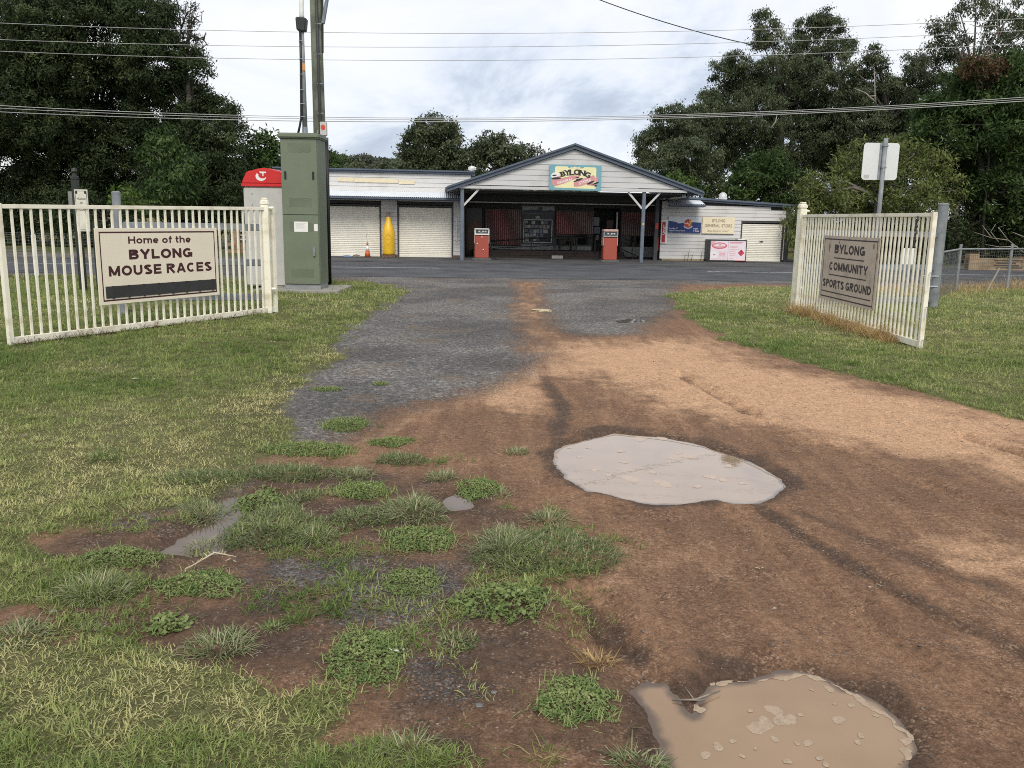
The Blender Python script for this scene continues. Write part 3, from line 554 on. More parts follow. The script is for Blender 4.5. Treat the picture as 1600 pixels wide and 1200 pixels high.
def foam_rim(parent, px, m, wpx, seed):
    pts = gpoly(px); b = MB(); fine = []
    for a, c in zip(pts[:-1], pts[1:]):
        for k in range(14): fine.append(a+(c-a)*k/14)
    fine = np.array(fine); n = len(fine); L_, R_ = [], []
    nz = fbm(np.arange(n)*0.16, np.full(n, seed*1.7), 1, 4, seed); nz2 = fbm(np.arange(n)*0.13, np.full(n, seed*3.1), 1, 3, seed+5)
    for i, p in enumerate(fine):
        t = fine[min(i+1, n-1)]-fine[max(i-1, 0)]; t /= np.linalg.norm(t)+1e-9; nn = np.array([-t[1], t[0]])
        o = (nz2[i]-0.5)*0.05-0.02; wd = wpx*max(0.0, (nz[i]-0.36))*3.4
        L_.append((*(p+nn*(o+wd)), WZ+0.001)); R_.append((*(p+nn*(o-wd)), WZ+0.001))
    M_ = [((a[0]+c[0])/2, (a[1]+c[1])/2, WZ+0.003) for a, c in zip(L_, R_)]
    b.add(L_+M_+R_, [(i, i+1, n+i+1, n+i) for i in range(n-1)]+[(n+i, n+i+1, 2*n+i+1, 2*n+i) for i in range(n-1)])
    o = b.build('foam_rim', m, parent, smooth=True); o['kind'] = 'stuff'
foam_rim(pud2, [(1105, 1056), (1140, 1052), (1170, 1054), (1210, 1047), (1260, 1044), (1300, 1056), (1340, 1074), (1375, 1098), (1410, 1120), (1432, 1145), (1432, 1165), (1415, 1190)], FOAM, 0.014, 3)
foam_rim(pud1, [(866, 722), (864, 705), (880, 692), (905, 686), (960, 673), (1050, 683), (1100, 694), (1150, 709), (1195, 729), (1226, 746), (1228, 757)], FOAM, 0.010, 8)
foam(pud1, [(985, 748, 14), (1040, 757, 12), (1030, 752, 9), (930, 734, 6), (1075, 713, 12), (1000, 686, 12), (1035, 685, 9), (1050, 716, 8), (1138, 728, 7), (950, 742, 6), (1110, 745, 10), (1060, 708, 6), (905, 714, 5), (975, 722, 7), (1020, 738, 7), (1130, 750, 8), (1160, 755, 6), (1090, 760, 7), (890, 700, 4), (920, 700, 5), (970, 705, 7)], FOAMW, 'scum')

# ---------------------------------------------------------------- leaves and blades
def blades(base, az, ln, wd, lean, curl, tint):
    """each blade: five points, three triangles"""
    n = len(base); d = np.stack([np.cos(az), np.sin(az), np.zeros(n)], 1); s = np.stack([-np.sin(az), np.cos(az), np.zeros(n)], 1)
    up = np.array([0, 0, 1.0])
    def pt(t):
        a = lean+curl*t; return base+ (d*np.sin(a)[:, None]+up*np.cos(a)[:, None])*(ln*t)[:, None]
    p0, p1, p2 = base, pt(0.55), pt(1.0); h = (wd/2)[:, None]
    V = np.stack([p0-s*h, p0+s*h, p1-s*h*0.8, p1+s*h*0.8, p2], 1).reshape(-1, 3)
    k = (np.arange(n)*5)[:, None, None]; T = (np.array([[0, 1, 3], [0, 3, 2], [2, 3, 4]])[None]+k).reshape(-1, 3)
    return V, T, np.repeat(tint, 5)
def leafquads(c, a, nrm, ln, wd, tint, fold=0.25):
    n = len(c); a = a/np.linalg.norm(a, axis=1)[:, None]; b = np.cross(nrm, a); b /= np.linalg.norm(b, axis=1)[:, None]+1e-9; u = np.cross(a, b)
    L_, W_ = ln[:, None], wd[:, None]
    V = np.stack([c, c+a*L_*0.5+b*W_*0.5+u*W_*fold, c+a*L_, c+a*L_*0.5-b*W_*0.5+u*W_*fold], 1).reshape(-1, 3)
    k = (np.arange(n)*4)[:, None, None]; T = (np.array([[0, 1, 2], [0, 2, 3]])[None]+k).reshape(-1, 3)
    return V, T, np.repeat(tint, 4)
def unit(n): v = rng.normal(size=(n, 3)); return v/np.linalg.norm(v, axis=1)[:, None]
def join(parts):
    V, T, t, b = [], [], [], 0
    for v, f, q in parts: V.append(v); T.append(f+b); t.append(q); b += len(v)
    return np.vstack(V), np.vstack(T), np.concatenate(t)
TURF = leafmat('turf_blades', (0.1020, 0.1713, 0.0402), (0.2745, 0.3229, 0.1071), (0.6796, 0.6062, 0.3079), inst=True)
WGREEN = leafmat('clover_green', (0.0938, 0.1537, 0.0480), (0.1857, 0.2587, 0.0880), (0.3519, 0.3920, 0.1600))
WBRIGHT = leafmat('broadleaf_green', (0.0938, 0.1495, 0.0455), (0.1875, 0.2472, 0.0845), (0.3250, 0.3680, 0.1560))
WGRASS = leafmat('grass_green', (0.1008, 0.1490, 0.0546), (0.2352, 0.2670, 0.1222), (0.5107, 0.4720, 0.3019))
WDRY = leafmat('yellow_runner', (0.1320, 0.1540, 0.0440), (0.2970, 0.2750, 0.1045), (0.4620, 0.3740, 0.1870))
WDEAD = leafmat('straw', (0.3000, 0.2100, 0.0910), (0.5100, 0.3640, 0.1690), (0.6900, 0.5180, 0.2600))
proto_col = bpy.data.collections.new('turf_pieces')
def tuft_proto(nm, n, spread, hgt, lean, wd):
    a = rng.uniform(0, 2*np.pi, n); r = spread*np.sqrt(rng.uniform(0, 1, n)); b = np.stack([r*np.cos(a), r*np.sin(a), np.full(n, -0.004)], 1)
    az = a+rng.normal(0, 1.2, n)
    V, T, t = blades(b, az, hgt*rng.uniform(0.45, 1.25, n), wd*rng.uniform(0.6, 1.3, n), lean*rng.uniform(0.2, 1.25, n), rng.uniform(0.1, 1.0, n), rng.uniform(0, 1, n))
    me = trimesh(nm, V, T, t); me.materials.append(TURF); o = bpy.data.objects.new(nm, me); proto_col.objects.link(o)
for i in range(4): tuft_proto('turf_piece_%d' % i, 26, 0.045, 0.050, 0.95, 0.0045)
for i in range(4): tuft_proto('turf_piece_%d' % (4+i), 18, 0.055, 0.042, 1.35, 0.0038)
def scatter(name, P, rot, scl, patch, pick, coll):
    me = bpy.data.meshes.new(name); me.vertices.add(len(P)); me.vertices.foreach_set('co', P.astype(np.float32).ravel())
    for nm, tp, v, f in (('rot', 'FLOAT_VECTOR', rot, 'vector'), ('scl', 'FLOAT', scl, 'value'), ('patch', 'FLOAT', patch, 'value'), ('pick', 'INT', pick, 'value')):
        a = me.attributes.new(nm, tp, 'POINT'); a.data.foreach_set(f, np.asarray(v, np.int32 if tp == 'INT' else np.float32).ravel())
    me.update(); o = link(name, me)
    ng = bpy.data.node_groups.new(name, 'GeometryNodeTree'); ng.interface.new_socket('Geometry', in_out='INPUT', socket_type='NodeSocketGeometry'); ng.interface.new_socket('Geometry', in_out='OUTPUT', socket_type='NodeSocketGeometry')
    gi = N(ng, 'NodeGroupInput'); go = N(ng, 'NodeGroupOutput'); ip = N(ng, 'GeometryNodeInstanceOnPoints'); ci = N(ng, 'GeometryNodeCollectionInfo')
    ci.inputs['Collection'].default_value = coll; ci.inputs['Separate Children'].default_value = True; ci.inputs['Reset Children'].default_value = True
    def na(nm, tp):
        k = N(ng, 'GeometryNodeInputNamedAttribute', data_type=tp); k.inputs[0].default_value = nm; return [s for s in k.outputs if s.enabled and s.name == 'Attribute'][0]
    er = N(ng, 'FunctionNodeEulerToRotation'); ng.links.new(na('rot', 'FLOAT_VECTOR'), er.inputs[0])
    ng.links.new(gi.outputs[0], ip.inputs['Points']); ng.links.new(ci.outputs[0], ip.inputs['Instance']); ip.inputs['Pick Instance'].default_value = True
    ng.links.new(na('pick', 'INT'), ip.inputs['Instance Index']); ng.links.new(er.outputs[0], ip.inputs['Rotation']); ng.links.new(na('scl', 'FLOAT'), ip.inputs['Scale'])
    ng.links.new(ip.outputs[0], go.inputs[0]); md = o.modifiers.new('scatter', 'NODES'); md.node_group = ng
    return o
def spread(y0, y1, dens, xw=0.66, xm=1.2):
    W = y1*xw*2+2*xm; n = int(W*(y1-y0)*dens); x = rng.uniform(-W/2, W/2, n); y = rng.uniform(y0, y1, n)
    k = np.abs(x) < y*xw+xm; return x[k], y[k]
XX, YY, SC = [], [], []
for y0, y1, dn, s in ((1.7, 3.2, 900, 0.8), (3.2, 5, 700, 0.85), (5, 8, 420, 0.95), (8, 13, 190, 1.25), (13, 23.5, 80, 1.7)):
    x, y = spread(y0, y1, dn); XX.append(x); YY.append(y); SC.append(np.full(len(x), s))
x, y, s = np.concatenate(XX), np.concatenate(YY), np.concatenate(SC)
g, v_, d_, wt = zones(x, y); pud = np.min([sdpoly(x, y, P) for P, _, _ in PUD], 0)
weedy = sstep(-0.3, 0.3, -sdpoly(x, y, gpoly([(-60, 800), (300, 735), (460, 690), (600, 670), (720, 730), (800, 800), (940, 850), (900, 960), (760, 1060), (700, 1200), (-60, 1200)])))
sprig = weedy*sstep(0.52, 0.66, fbm(x, y, 3.1, 4, 171))*0.55
p_keep = np.maximum(sstep(0.35, 0.75, g+0.6*(fbm(x, y, 9, 3, 71)-0.5)), sprig)*(pud > 0.02)
k = rng.uniform(0, 1, len(x)) < p_keep; x, y, s = x[k], y[k], s[k]
yel = np.exp(-(sdpoly(x, y, gpoly([(0, 660), (200, 640), (400, 640), (420, 690), (330, 730), (150, 760), (0, 740)])).clip(0)/0.6)**2)*0.32
yel += np.exp(-(sdpoly(x, y, gpoly([(0, 1020), (200, 1010), (400, 1070), (560, 1090), (480, 1150), (250, 1090), (60, 1100)])).clip(0)/0.12)**2)*0.26
yel += np.exp(-(sdpoly(x, y, gpoly([(440, 600), (520, 550), (530, 600), (450, 640)])).clip(0)/0.5)**2)*0.25
yel += 0.10*(x > 4)*(y > 8)
patch = np.clip(0.015+0.16*sstep(10, 15, y)+0.62*(fbm(x, y, 0.9, 4, 81)-0.32)+0.5*(fbm(x, y, 5, 3, 91)-0.5)+yel*1.0+rng.normal(0, 0.06, len(x)), -0.1, 0.75)
hs = s*rng.uniform(0.7, 1.25, len(x))*(0.75+0.6*fbm(x, y, 1.7, 3, 95))
pick = np.where(patch > 0.33+rng.normal(0, 0.1, len(x)), rng.integers(4, 8, len(x)), rng.integers(0, 4, len(x)))
turf = scatter('grass', np.stack([x, y, ground_z(x, y)], 1), np.stack([rng.normal(0, 0.12, len(x)), rng.normal(0, 0.12, len(x)), rng.uniform(0, 6.28, len(x))], 1), hs, patch, pick, proto_col)
tag(turf, 'short green and yellowing lawn grass on both sides of the driveway', 'grass', kind='stuff')

def make_weed(wd, geo):
    kind, label = wd[4], wd[5]; c, rx, ry, mid = geo; area = math.pi*rx*ry
    hmax = {'clover': 0.17, 'broad': 0.25, 'mat': 0.16, 'tuft': 0.34, 'dry': 0.22, 'drytuft': 0.5, 'darktuft': 0.6}[kind]*min(rx, 0.20)
    hmax = max(0.018, hmax)
    def spots(n, fill=1.0):
        a = rng.uniform(0, 2*np.pi, n); r = np.sqrt(rng.uniform(0, 1, n))*fill; r = np.where(rng.uniform(0, 1, n) < 0.2, r*rng.uniform(1, 1.3, n), r); edge = 0.62+0.75*fbm(np.cos(a)*1.6+mid[0]*7+9, np.sin(a)*1.6+mid[1]*5+9, 1.4, 3, 5)
        return r*edge*np.cos(a), r*edge*np.sin(a), r
    parts = []
    if kind in ('clover', 'broad'):
        sz = 0.0125 if kind == 'clover' else 0.023; n = int(min(7500, max(200, area*(24000 if kind == 'clover' else 8500))))
        u, v, r = spots(n); clump = vnoise(u*rx*28+50, v*ry*28+50, 9)
        z = hmax*np.clip(1-r**2.2, 0.04, 1)*(0.25+1.1*clump)*rng.uniform(0.4, 1.1, n)+0.006
        P = np.stack([u*rx, v*ry, z], 1); a = unit(n); a[:, 2] *= 0.35; nr = unit(n)*0.55+np.array([0, 0, 1.0])
        parts.append(leafquads(P, a, nr, sz*rng.uniform(0.6, 1.35, n), sz*rng.uniform(0.5, 0.95, n), np.clip(0.45*clump+0.35*rng.uniform(0, 1, n)+0.25*z/hmax, 0, 1)))
        nb = int(n*0.14)+6; u, v, r = spots(nb, 1.2)
        parts.append(blades(np.stack([u*rx, v*ry, np.zeros(nb)], 1), rng.uniform(0, 6.28, nb), hmax*rng.uniform(0.6, 1.5, nb)+0.02, np.full(nb, 0.004), rng.uniform(0.2, 1.1, nb), rng.uniform(0, 1, nb), rng.uniform(0.6, 1, nb)))
        m = WGREEN if kind == 'clover' else WBRIGHT
        if 'bright' in label: m = WBRIGHT
    else:
        dens = {'mat': 11000, 'tuft': 7000, 'dry': 5200, 'drytuft': 3200, 'darktuft': 3000}[kind]
        n = int(min(5600, max(120, area*dens))); u, v, r = spots(n, 1.0 if kind in ('mat', 'dry') else 0.75)
        az = np.arctan2(v*ry, u*rx)+rng.normal(0, 0.9 if kind != 'dry' else 2, n)
        if kind == 'mat': ln = hmax*rng.uniform(0.5, 1.3, n)+0.02; lean = rng.uniform(0.1, 1.2, n)
        elif kind == 'dry': ln = rng.uniform(0.03, 0.10, n); lean = rng.uniform(0.9, 1.5, n)
        else: ln = (hmax*1.25+0.02)*rng.uniform(0.5, 1.25, n); lean = 0.25+1.1*r*rng.uniform(0.6, 1.3, n)
        wd_ = np.full(n, 0.0040)*rng.uniform(0.7, 1.4, n)
        parts.append(blades(np.stack([u*rx, v*ry, np.full(n, -0.003)], 1), az, ln, wd_, lean, rng.uniform(0.1, 1.0, n), np.clip(rng.normal(0.52 if kind in ('tuft',) else 0.36, 0.26, n), 0, 1)))
        m = {'mat': WGRASS, 'tuft': WGRASS, 'dry': WDRY, 'drytuft': WDEAD, 'darktuft': WGREEN}[kind]
        if kind == 'mat':
            n2 = int(n*0.35); u, v, r = spots(n2); a = unit(n2); a[:, 2] *= 0.3
            parts.append(leafquads(np.stack([u*rx, v*ry, hmax*0.6*rng.uniform(0.1, 1, n2)], 1), a, unit(n2)*0.5+np.array([0, 0, 1.0]), np.full(n2, 0.014), np.full(n2, 0.010), np.clip(rng.normal(0.2, 0.15, n2), 0, 1)))
    V, T, t = join(parts); zb = ground_z(V[:, 0]+mid[0], V[:, 1]+mid[1]); V[:, 2] += np.maximum(zb, WZ-0.004)
    nm = 'weed' if kind in ('clover', 'broad') else 'grass_tuft'
    o = link(nm, trimesh(nm, V, T, t), m); o.location = (mid[0], mid[1], 0)
    tag(o, label, 'weed' if nm == 'weed' else 'grass tuft', 'weeds and tufts growing on the dirt')
for wd, geo in zip(WEEDS, WG): make_weed(wd, geo)

# stones
STONE = leafmat('pebble_stone', (0.07, 0.068, 0.07), (0.20, 0.17, 0.15), (0.46, 0.38, 0.31), 0.85, 0.0, inst=True)
peb_col = bpy.data.collections.new('pebble_pieces')
for i in range(4):
    bm = bmesh.new(); bmesh.ops.create_icosphere(bm, subdivisions=1, radius=1)
    for v in bm.verts: v.co = Vector((v.co.x*1.0, v.co.y*random.uniform(0.6, 0.9), v.co.z*0.55))*random.uniform(0.75, 1.2)
    me = bpy.data.meshes.new('pebble_piece'); bm.to_mesh(me); bm.free(); a = me.attributes.new('tint', 'FLOAT', 'POINT'); a.data.foreach_set('value', [random.random()*0.6]*len(me.vertices)); me.materials.append(STONE)
    o = bpy.data.objects.new('pebble_piece_%d' % i, me); peb_col.objects.link(o)
XX = [spread(1.8, 3.2, 700), spread(3.2, 5, 420), spread(5, 8, 420), spread(8, 17, 330)]
x = np.concatenate([a for a, b in XX]); y = np.concatenate([b for a, b in XX]); g, gr, d_, wt = zones(x, y); pud = np.min([sdpoly(x, y, P) for P, _, _ in PUD], 0)
k = (rng.uniform(0, 1, len(x)) < (1-g)*(0.16+0.75*gr)*(0.3+1.2*fbm(x, y, 2.3, 3, 77)))*(pud > 0.03); x, y, gr = x[k], y[k], gr[k]; n = len(x)
tag(scatter('gravel', np.stack([x, y, ground_z(x, y)+0.0005], 1), rng.uniform(0, 6.28, (n, 3))*np.array([0.05, 0.05, 1]), (0.0018+0.0055*rng.uniform(0, 1, n)**3.5)*(1+0.06*y), np.clip(rng.beta(1.3, 3, n), 0, 1)*0.8, rng.integers(0, 4, n), peb_col), 'loose pebbles strewn over the driveway dirt', 'gravel', kind='stuff')
def rock(px, py, rpx, label, c=(0.16, 0.15, 0.14), flatn=0.45, name='stone', z=0.0):
    p = G(px, py); r = rpx*np.linalg.norm(p-EYE)/F_PX; bm = bmesh.new(); bmesh.ops.create_icosphere(bm, subdivisions=2, radius=1)
    for v in bm.verts:
        q = 0.75+0.5*random.random(); v.co = Vector((v.co.x*r*q, v.co.y*r*0.8*q, v.co.z*r*flatn*q))
    me = bpy.data.meshes.new(name); bm.to_mesh(me); bm.free()
    o = link(name, me, mat('rock_%02d%02d' % (int(c[0]*99), int(c[2]*99)), c, 0.85, var=0.25, scale=30, bump=0.5)); o.location = (p[0], p[1], float(ground_z(np.array([p[0]]), np.array([p[1]]))[0])+r*flatn*0.3)
    tag(o, label, 'stone')
rock(846, 486, 15, 'pale yellow slab of stone lying in the broken asphalt driveway', (0.55, 0.47, 0.30), 0.16)
rock(1498/2, 1103, 6, 'grey stone lying alone on the dark dirt left of the round clover clump', (0.17, 0.165, 0.16))
rock(772, 1083, 5, 'flat grey stone furthest right of the two on the dark dirt', (0.19, 0.18, 0.17), 0.3)
rock(84, 956, 5, 'small round grey stone on the mud at the left', (0.24, 0.23, 0.22))
rock(548, 924, 6, 'pale grey stone on the grey gravel left of the round clover clump', (0.25, 0.24, 0.23), 0.3)

# twig in the nearest puddle, litter
BARKT = mat('twig_bark', (0.30, 0.25, 0.19), 0.8, var=0.25, scale=20)
b = MB(); p0 = G(1050, 1096, WZ); p1 = G(1085, 1100, WZ); p2 = G(1125, 1084, WZ)
b.tube([p0+[0, 0, .006], p1+[0, 0, .016], p2+[0, 0, .012]], [0.0025, 0.004, 0.002], 6); b.tube([p1+[0, 0, .014], G(1070, 1082, WZ)+[0, 0, .02]], [0.003, 0.0015], 5); b.tube([p1+[0, 0, .014], G(1102, 1098, WZ)+[0, 0, .01]], [0.003, 0.002], 5)
tag(b.build('twig', BARKT, smooth=True), 'forked twig lying in the nearest brown puddle', 'twig')
b = MB(); a0, a1 = G(290, 900), G(370, 889); b.tube([a0+[0, 0, .03], (a0+a1)/2+[0, 0.05, .075], a1+[0, 0, .06]], [0.003, 0.004, 0.002], 5)
for i in range(14):
    t = i/14; c_ = a0+(a1-a0)*t+np.array([0, 0.05*math.sin(math.pi*t), 0.03+0.04*math.sin(math.pi*t)]); b.tube([c_, c_+np.array([random.uniform(-.02, .03), random.uniform(-.03, .03), random.uniform(-.005, .02)])], [0.0035, 0.001], 4)
tag(b.build('seed_head', mat('dry_stem', (0.52, 0.45, 0.30), 0.8), smooth=True), 'dry straw coloured seed stem lying on the dark clover island', 'stem')
LIT = leafmat('dry_leaf', (0.16, 0.11, 0.06), (0.34, 0.30, 0.22), (0.60, 0.57, 0.50), 0.7, 0.1)
lp = [(230, 594, 14), (325, 563, 8), (430, 538, 8), (98, 540, 6), (38, 686, 10), (366, 652, 6), (92, 622, 6), (143, 606, 6), (400, 582, 8), (372, 1147, 12), (625, 1028, 14), (610, 972, 10), (606, 588, 5), (1020, 612, 6), (640, 562, 5), (795, 548, 6), (760, 540, 5), (1190, 892, 7), (1205, 956, 10), (1365, 922, 9), (1380, 916, 10)]
C_, A_, L_ = [], [], []
for px, py, s in lp:
    for _ in range(4):
        p = G(px+random.uniform(-s, s), py+random.uniform(-2, 2)); d = np.linalg.norm(p-EYE); C_.append(p+[0, 0, 0.025 if px < 700 else 0.012]); L_.append(s*0.55*d/F_PX)
C_ = np.array(C_); n = len(C_); a = unit(n); a[:, 2] *= 0.15; L_ = np.array(L_)
tag(link('leaf_litter', trimesh('leaf_litter', *leafquads(C_, a, unit(n)*0.4+np.array([0, 0, 1.0]), L_*1.4, L_*0.5, rng.uniform(0, 1, n))), LIT), 'scattered dry leaves on lawn and dirt', 'leaves', kind='stuff')
#@@PART2@@
# ================================================================ general store
store = empty('general_store', S(0, 0), YAW, 'grey weatherboard general store with a wide gabled canopy over old fuel pumps', 'store')
WL = 2.2                                     # local y of the wing walls
def board(par, x0, x1, z0, z1, y, m, x0t=None, x1t=None, name='board'):
    x0t = x0 if x0t is None else x0t; x1t = x1 if x1t is None else x1t; zt = z1-0.006
    b = MB().hexa([(x0, y-0.020, z0), (x1, y-0.020, z0), (x1, y+0.02, z0), (x0, y+0.02, z0), (x0t, y-0.006, zt), (x1t, y-0.006, zt), (x1t, y+0.02, zt), (x0t, y+0.02, zt)])
    return b.build(name, m, par)
# left wing
lw = MB(); lw.box(-10.6, -8.90, WL+0.03, WL+0.2, 0, 3.28); lw.box(-6.63, -5.96, WL+0.03, WL+0.2, 0, 3.28); lw.box(-3.76, -3.42, WL+0.03, WL+0.2, 0, 3.28)
lw.box(-8.9, -6.63, WL+0.03, WL+0.2, 2.08, 3.28); lw.box(-5.96, -3.76, WL+0.03, WL+0.2, 2.08, 3.28); lw.box(-10.6, -10.45, WL+0.2, 9, 0, 3.28); lw.box(-10.45, -3.42, 8.85, 9, 0, 3.28)
wall = lw.build('wall', DARKW, store)
z = 0.1
while z < 2.3:
    z1 = min(z+0.15, 2.32)
    for x0, x1 in ((-10.6, -8.92), (-6.61, -5.98), (-3.74, -3.42)): board(wall, x0, x1, z, z1, WL, BOARD)
    if z > 2.05:
        for x0, x1 in ((-8.9, -6.63), (-5.96, -3.76)): board(wall, x0, x1, z, z1, WL, BOARD)
    z += 0.15
for i in range(4): board(wall, -10.6, -3.05, 2.58+i*0.175, 2.58+(i+1)*0.175, WL-0.02, BOARD)
BRICKM = mat('brown_brick', (0.20, 0.11, 0.075), 0.85, var=0.3, scale=25)
MB().box(-6.63, -5.96, WL-0.04, WL+0.03, 0, 0.1).build('plinth', BRICKM, wall); MB().box(-3.76, -3.42, WL-0.04, WL+0.03, 0, 0.1).build('plinth', BRICKM, wall)
b = MB(); b.box(-10.75, -2.9, WL-0.14, WL-0.02, 3.285, 3.36); b.box(-10.78, -2.9, WL-0.2, WL-0.02, 3.36, 3.42)
b.build('fascia', BLUEG, store, 0.006)
b = MB(); b.box(-10.7, -2.9, WL-0.02, 9.1, 3.30, 3.38); b.build('roof', ZINC, store)
# cream sign strip on the upper wall
strip = empty('name_strip', S(-6.78, WL-0.04, 2.97), YAW, 'three long blank cream boards on the wall above the corrugated awning', 'sign')
STR = flat('cream_strip', (0.72, 0.63, 0.44))
for x0, x1 in ((-1.5, -0.88), (-0.86, 0.86), (0.88, 1.5)):
    k = 0.045*(x0/1.5); MB().box(x0, x1, -0.025, -0.003, -0.085-k*0.7, 0.07-k*0.7).build('panel', STR, strip)
# corrugated awnings
def corrugated(x0, x1, ya, za, yb, zb, parent, m, pitch=0.076, amp=0.010):
    n = int((x1-x0)/pitch*6); vs = []; fs = []
    for i in range(n+1):
        x = x0+(x1-x0)*i/n; o = amp*math.sin(2*math.pi*(x-x0)/pitch)
        for j in range(3): t = j/2; vs.append((x, ya+(yb-ya)*t, za+(zb-za)*t+o))
    for i in range(n):
        for j in range(2): fs.append((3*i+j, 3*i+3+j, 3*i+4+j, 3*i+1+j))
    me = bpy.data.meshes.new('roof_sheet'); me.from_pydata(vs, [], fs); me.update()
    return link('roof_sheet', me, m, parent, True)
AWD = 1.25
aw = MB().box(-10.6, -3.45, AWD, AWD+0.09, 2.22, 2.31).build('awning', BLUEG, store)
corrugated(-10.6, -3.45, AWD-0.06, 2.345, WL-0.02, 2.585, aw, ZINC)
b = MB()
for i in range(9): x = -10.4+i*0.86; MB().bar((x, AWD+0.05, 2.28), (x, WL, 2.53), 0.05, 0.08).build('rafter', DKBROWN, aw)
MB().box(-10.6, -3.45, AWD-0.09, AWD-0.004, 2.25, 2.325).build('gutter', BLUEG, aw, 0.01)
aw2 = MB().box(4.85, 6.28, AWD+0.2, AWD+0.28, 2.17, 2.26).build('awning', BLUEG, store)
corrugated(4.85, 6.30, AWD+0.14, 2.29, WL, 2.50, aw2, ZINC)
MB().box(4.85, 6.34, AWD+0.10, AWD+0.19, 2.19, 2.275).build('gutter', BLUEG, aw2, 0.01)
b = MB().hexa([(5.0, 2.0, 2.49), (5.68, 2.0, 2.55), (5.68, 2.5, 2.55), (5.0, 2.5, 2.49), (5.0, 2.0, 2.52), (5.68, 2.0, 2.69), (5.68, 2.5, 2.69), (5.0, 2.5, 2.52)]); b.build('flashing', WHITE, aw2)
# roller doors
def roller(x0, x1, z0, z1, lock=True):
    d = MB().box(x0-0.03, x0+0.03, WL-0.012, WL+0.09, z0, z1).box(x1-0.03, x1+0.03, WL-0.012, WL+0.09, z0, z1).box(x0, x1, WL-0.0, WL+0.12, z1-0.06, z1+0.0).build('roller_door', mat('door_guide', (0.06, 0.06, 0.06), 0.6), store)
    n = int((z1-z0-0.1)/0.074); vs = []; fs = []; P = []
    for i in range(n):
        zz = z0+0.05+i*0.074
        for dz, dy in ((0.0, 0.019), (0.008, 0.005), (0.035, -0.005), (0.062, 0.0), (0.069, 0.016)): P.append((zz+dz, dy))
    for zz, dy in P: vs += [(x0+0.03, WL+0.05+dy, zz), (x1-0.03, WL+0.05+dy, zz)]
    fs = [(2*i, 2*i+1, 2*i+3, 2*i+2) for i in range(len(P)-1)]
    me = bpy.data.meshes.new('curtain'); me.from_pydata(vs, [], fs); me.update(); link('curtain', me, ROLLER, d)
    MB().box(x0+0.03, x1-0.03, WL+0.03, WL+0.09, z0, z0+0.055).build('bottom_rail', ROLLER, d)
    if lock: MB().box((x0+x1)/2-0.07, (x0+x1)/2+0.07, WL+0.005, WL+0.04, (z0+z1)/2-0.015, (z0+z1)/2+0.015).build('handle', BLACK, d)
    MB().box(x0+0.03, x1-0.03, WL+0.12, WL+0.16, z0, z1).build('backing', DARKW, d)
roller(-8.88, -6.65, 0.0, 2.05, False); roller(-5.94, -3.78, 0.0, 2.05, False); roller(8.16, 9.95, 0.02, 1.66)
MB().tube([(-3.62, WL-0.05, 0.66), (-3.62, WL-0.05, 1.52)], 0.018, 8).build('conduit', WHITE, store)
# right wing
b = MB(); b.box(4.75, 8.13, WL+0.03, WL+0.2, 0.0, 2.42); b.box(9.98, 10.2, WL+0.03, WL+0.2, 0, 2.2); b.box(8.13, 9.98, WL+0.03, WL+0.2, 1.66, 2.25); b.box(10.05, 10.2, WL+0.2, 8, 0, 2.2); b.box(4.75, 10.05, 7.85, 8, 0, 2.2)
wall2 = b.build('wall', DARKW, store)
def ftop(x): return 2.44-(x-5.64)*0.0485
i = 0; z = 0.085
while z < 2.44:
    z1 = z+0.145; xe = min(10.2, 5.64+(2.44-z1)/0.0485)
    spans = [(4.76, min(8.13, xe)), (9.98, xe)] if z1 < 1.70 else [(4.76, xe)]
    for x0, x1 in spans:
        if x1-x0 > 0.05: board(wall2, x0, x1, z, z1, WL, BOARD)
    z = z1
b = MB()
for (dz0, dz1, y0, y1) in ((0.0, 0.075, WL-0.13, WL-0.03), (0.075, 0.155, WL-0.19, WL-0.03)):
    b.hexa([(5.5, y0, ftop(5.5)+dz0), (10.42, y0, ftop(10.42)+dz0), (10.42, y1, ftop(10.42)+dz0), (5.5, y1, ftop(5.5)+dz0), (5.5, y0, ftop(5.5)+dz1), (10.42, y0, ftop(10.42)+dz1), (10.42, y1, ftop(10.42)+dz1), (5.5, y1, ftop(5.5)+dz1)])
b.build('fascia', BLUEG, store, 0.005)
b = MB().hexa([(4.8, WL-0.03, 2.46), (10.4, WL-0.03, ftop(10.4)+0.07), (10.4, 8.1, ftop(10.4)+0.07), (4.8, 8.1, 2.46), (4.8, WL-0.03, 2.54), (10.4, WL-0.03, ftop(10.4)+0.14), (10.4, 8.1, ftop(10.4)+0.14), (4.8, 8.1, 2.54)]); b.build('roof', ZINC, store)
MB().box(10.02, 10.2, WL-0.06, WL+0.04, 0, 2.18).build('corner_post', mat('charcoal_post', (0.05, 0.052, 0.056), 0.6), store)
MB().box(4.83, 6.6, WL-0.1, WL+0.03, 0, 0.085).build('plinth', mat('sandy_plinth', (0.30, 0.25, 0.15), 0.9), wall2)
# roof vents
def vent(x, y, z0, h):
    b = MB().lathe([(0.10, z0-0.15), (0.10, z0+h*0.30), (0.155, z0+h*0.36), (0.165, z0+h*0.62), (0.14, z0+h*0.86), (0.06, z0+h), (0.0, z0+h)], 16, (x, y, 0))
    for k in range(16):
        a = k*math.pi/8; b.bar((x+0.158*math.cos(a), y+0.158*math.sin(a), z0+h*0.37), (x+0.15*math.cos(a+0.3), y+0.15*math.sin(a+0.3), z0+h*0.82), 0.02, 0.012)
    b.build('roof_vent', mat('vent_aluminium', (0.66, 0.66, 0.63), 0.4, 0.4, 0.05), store, smooth=False)
vent(-2.98, 2.9, 3.42, 0.24); vent(7.52, 2.9, 2.38, 0.44)
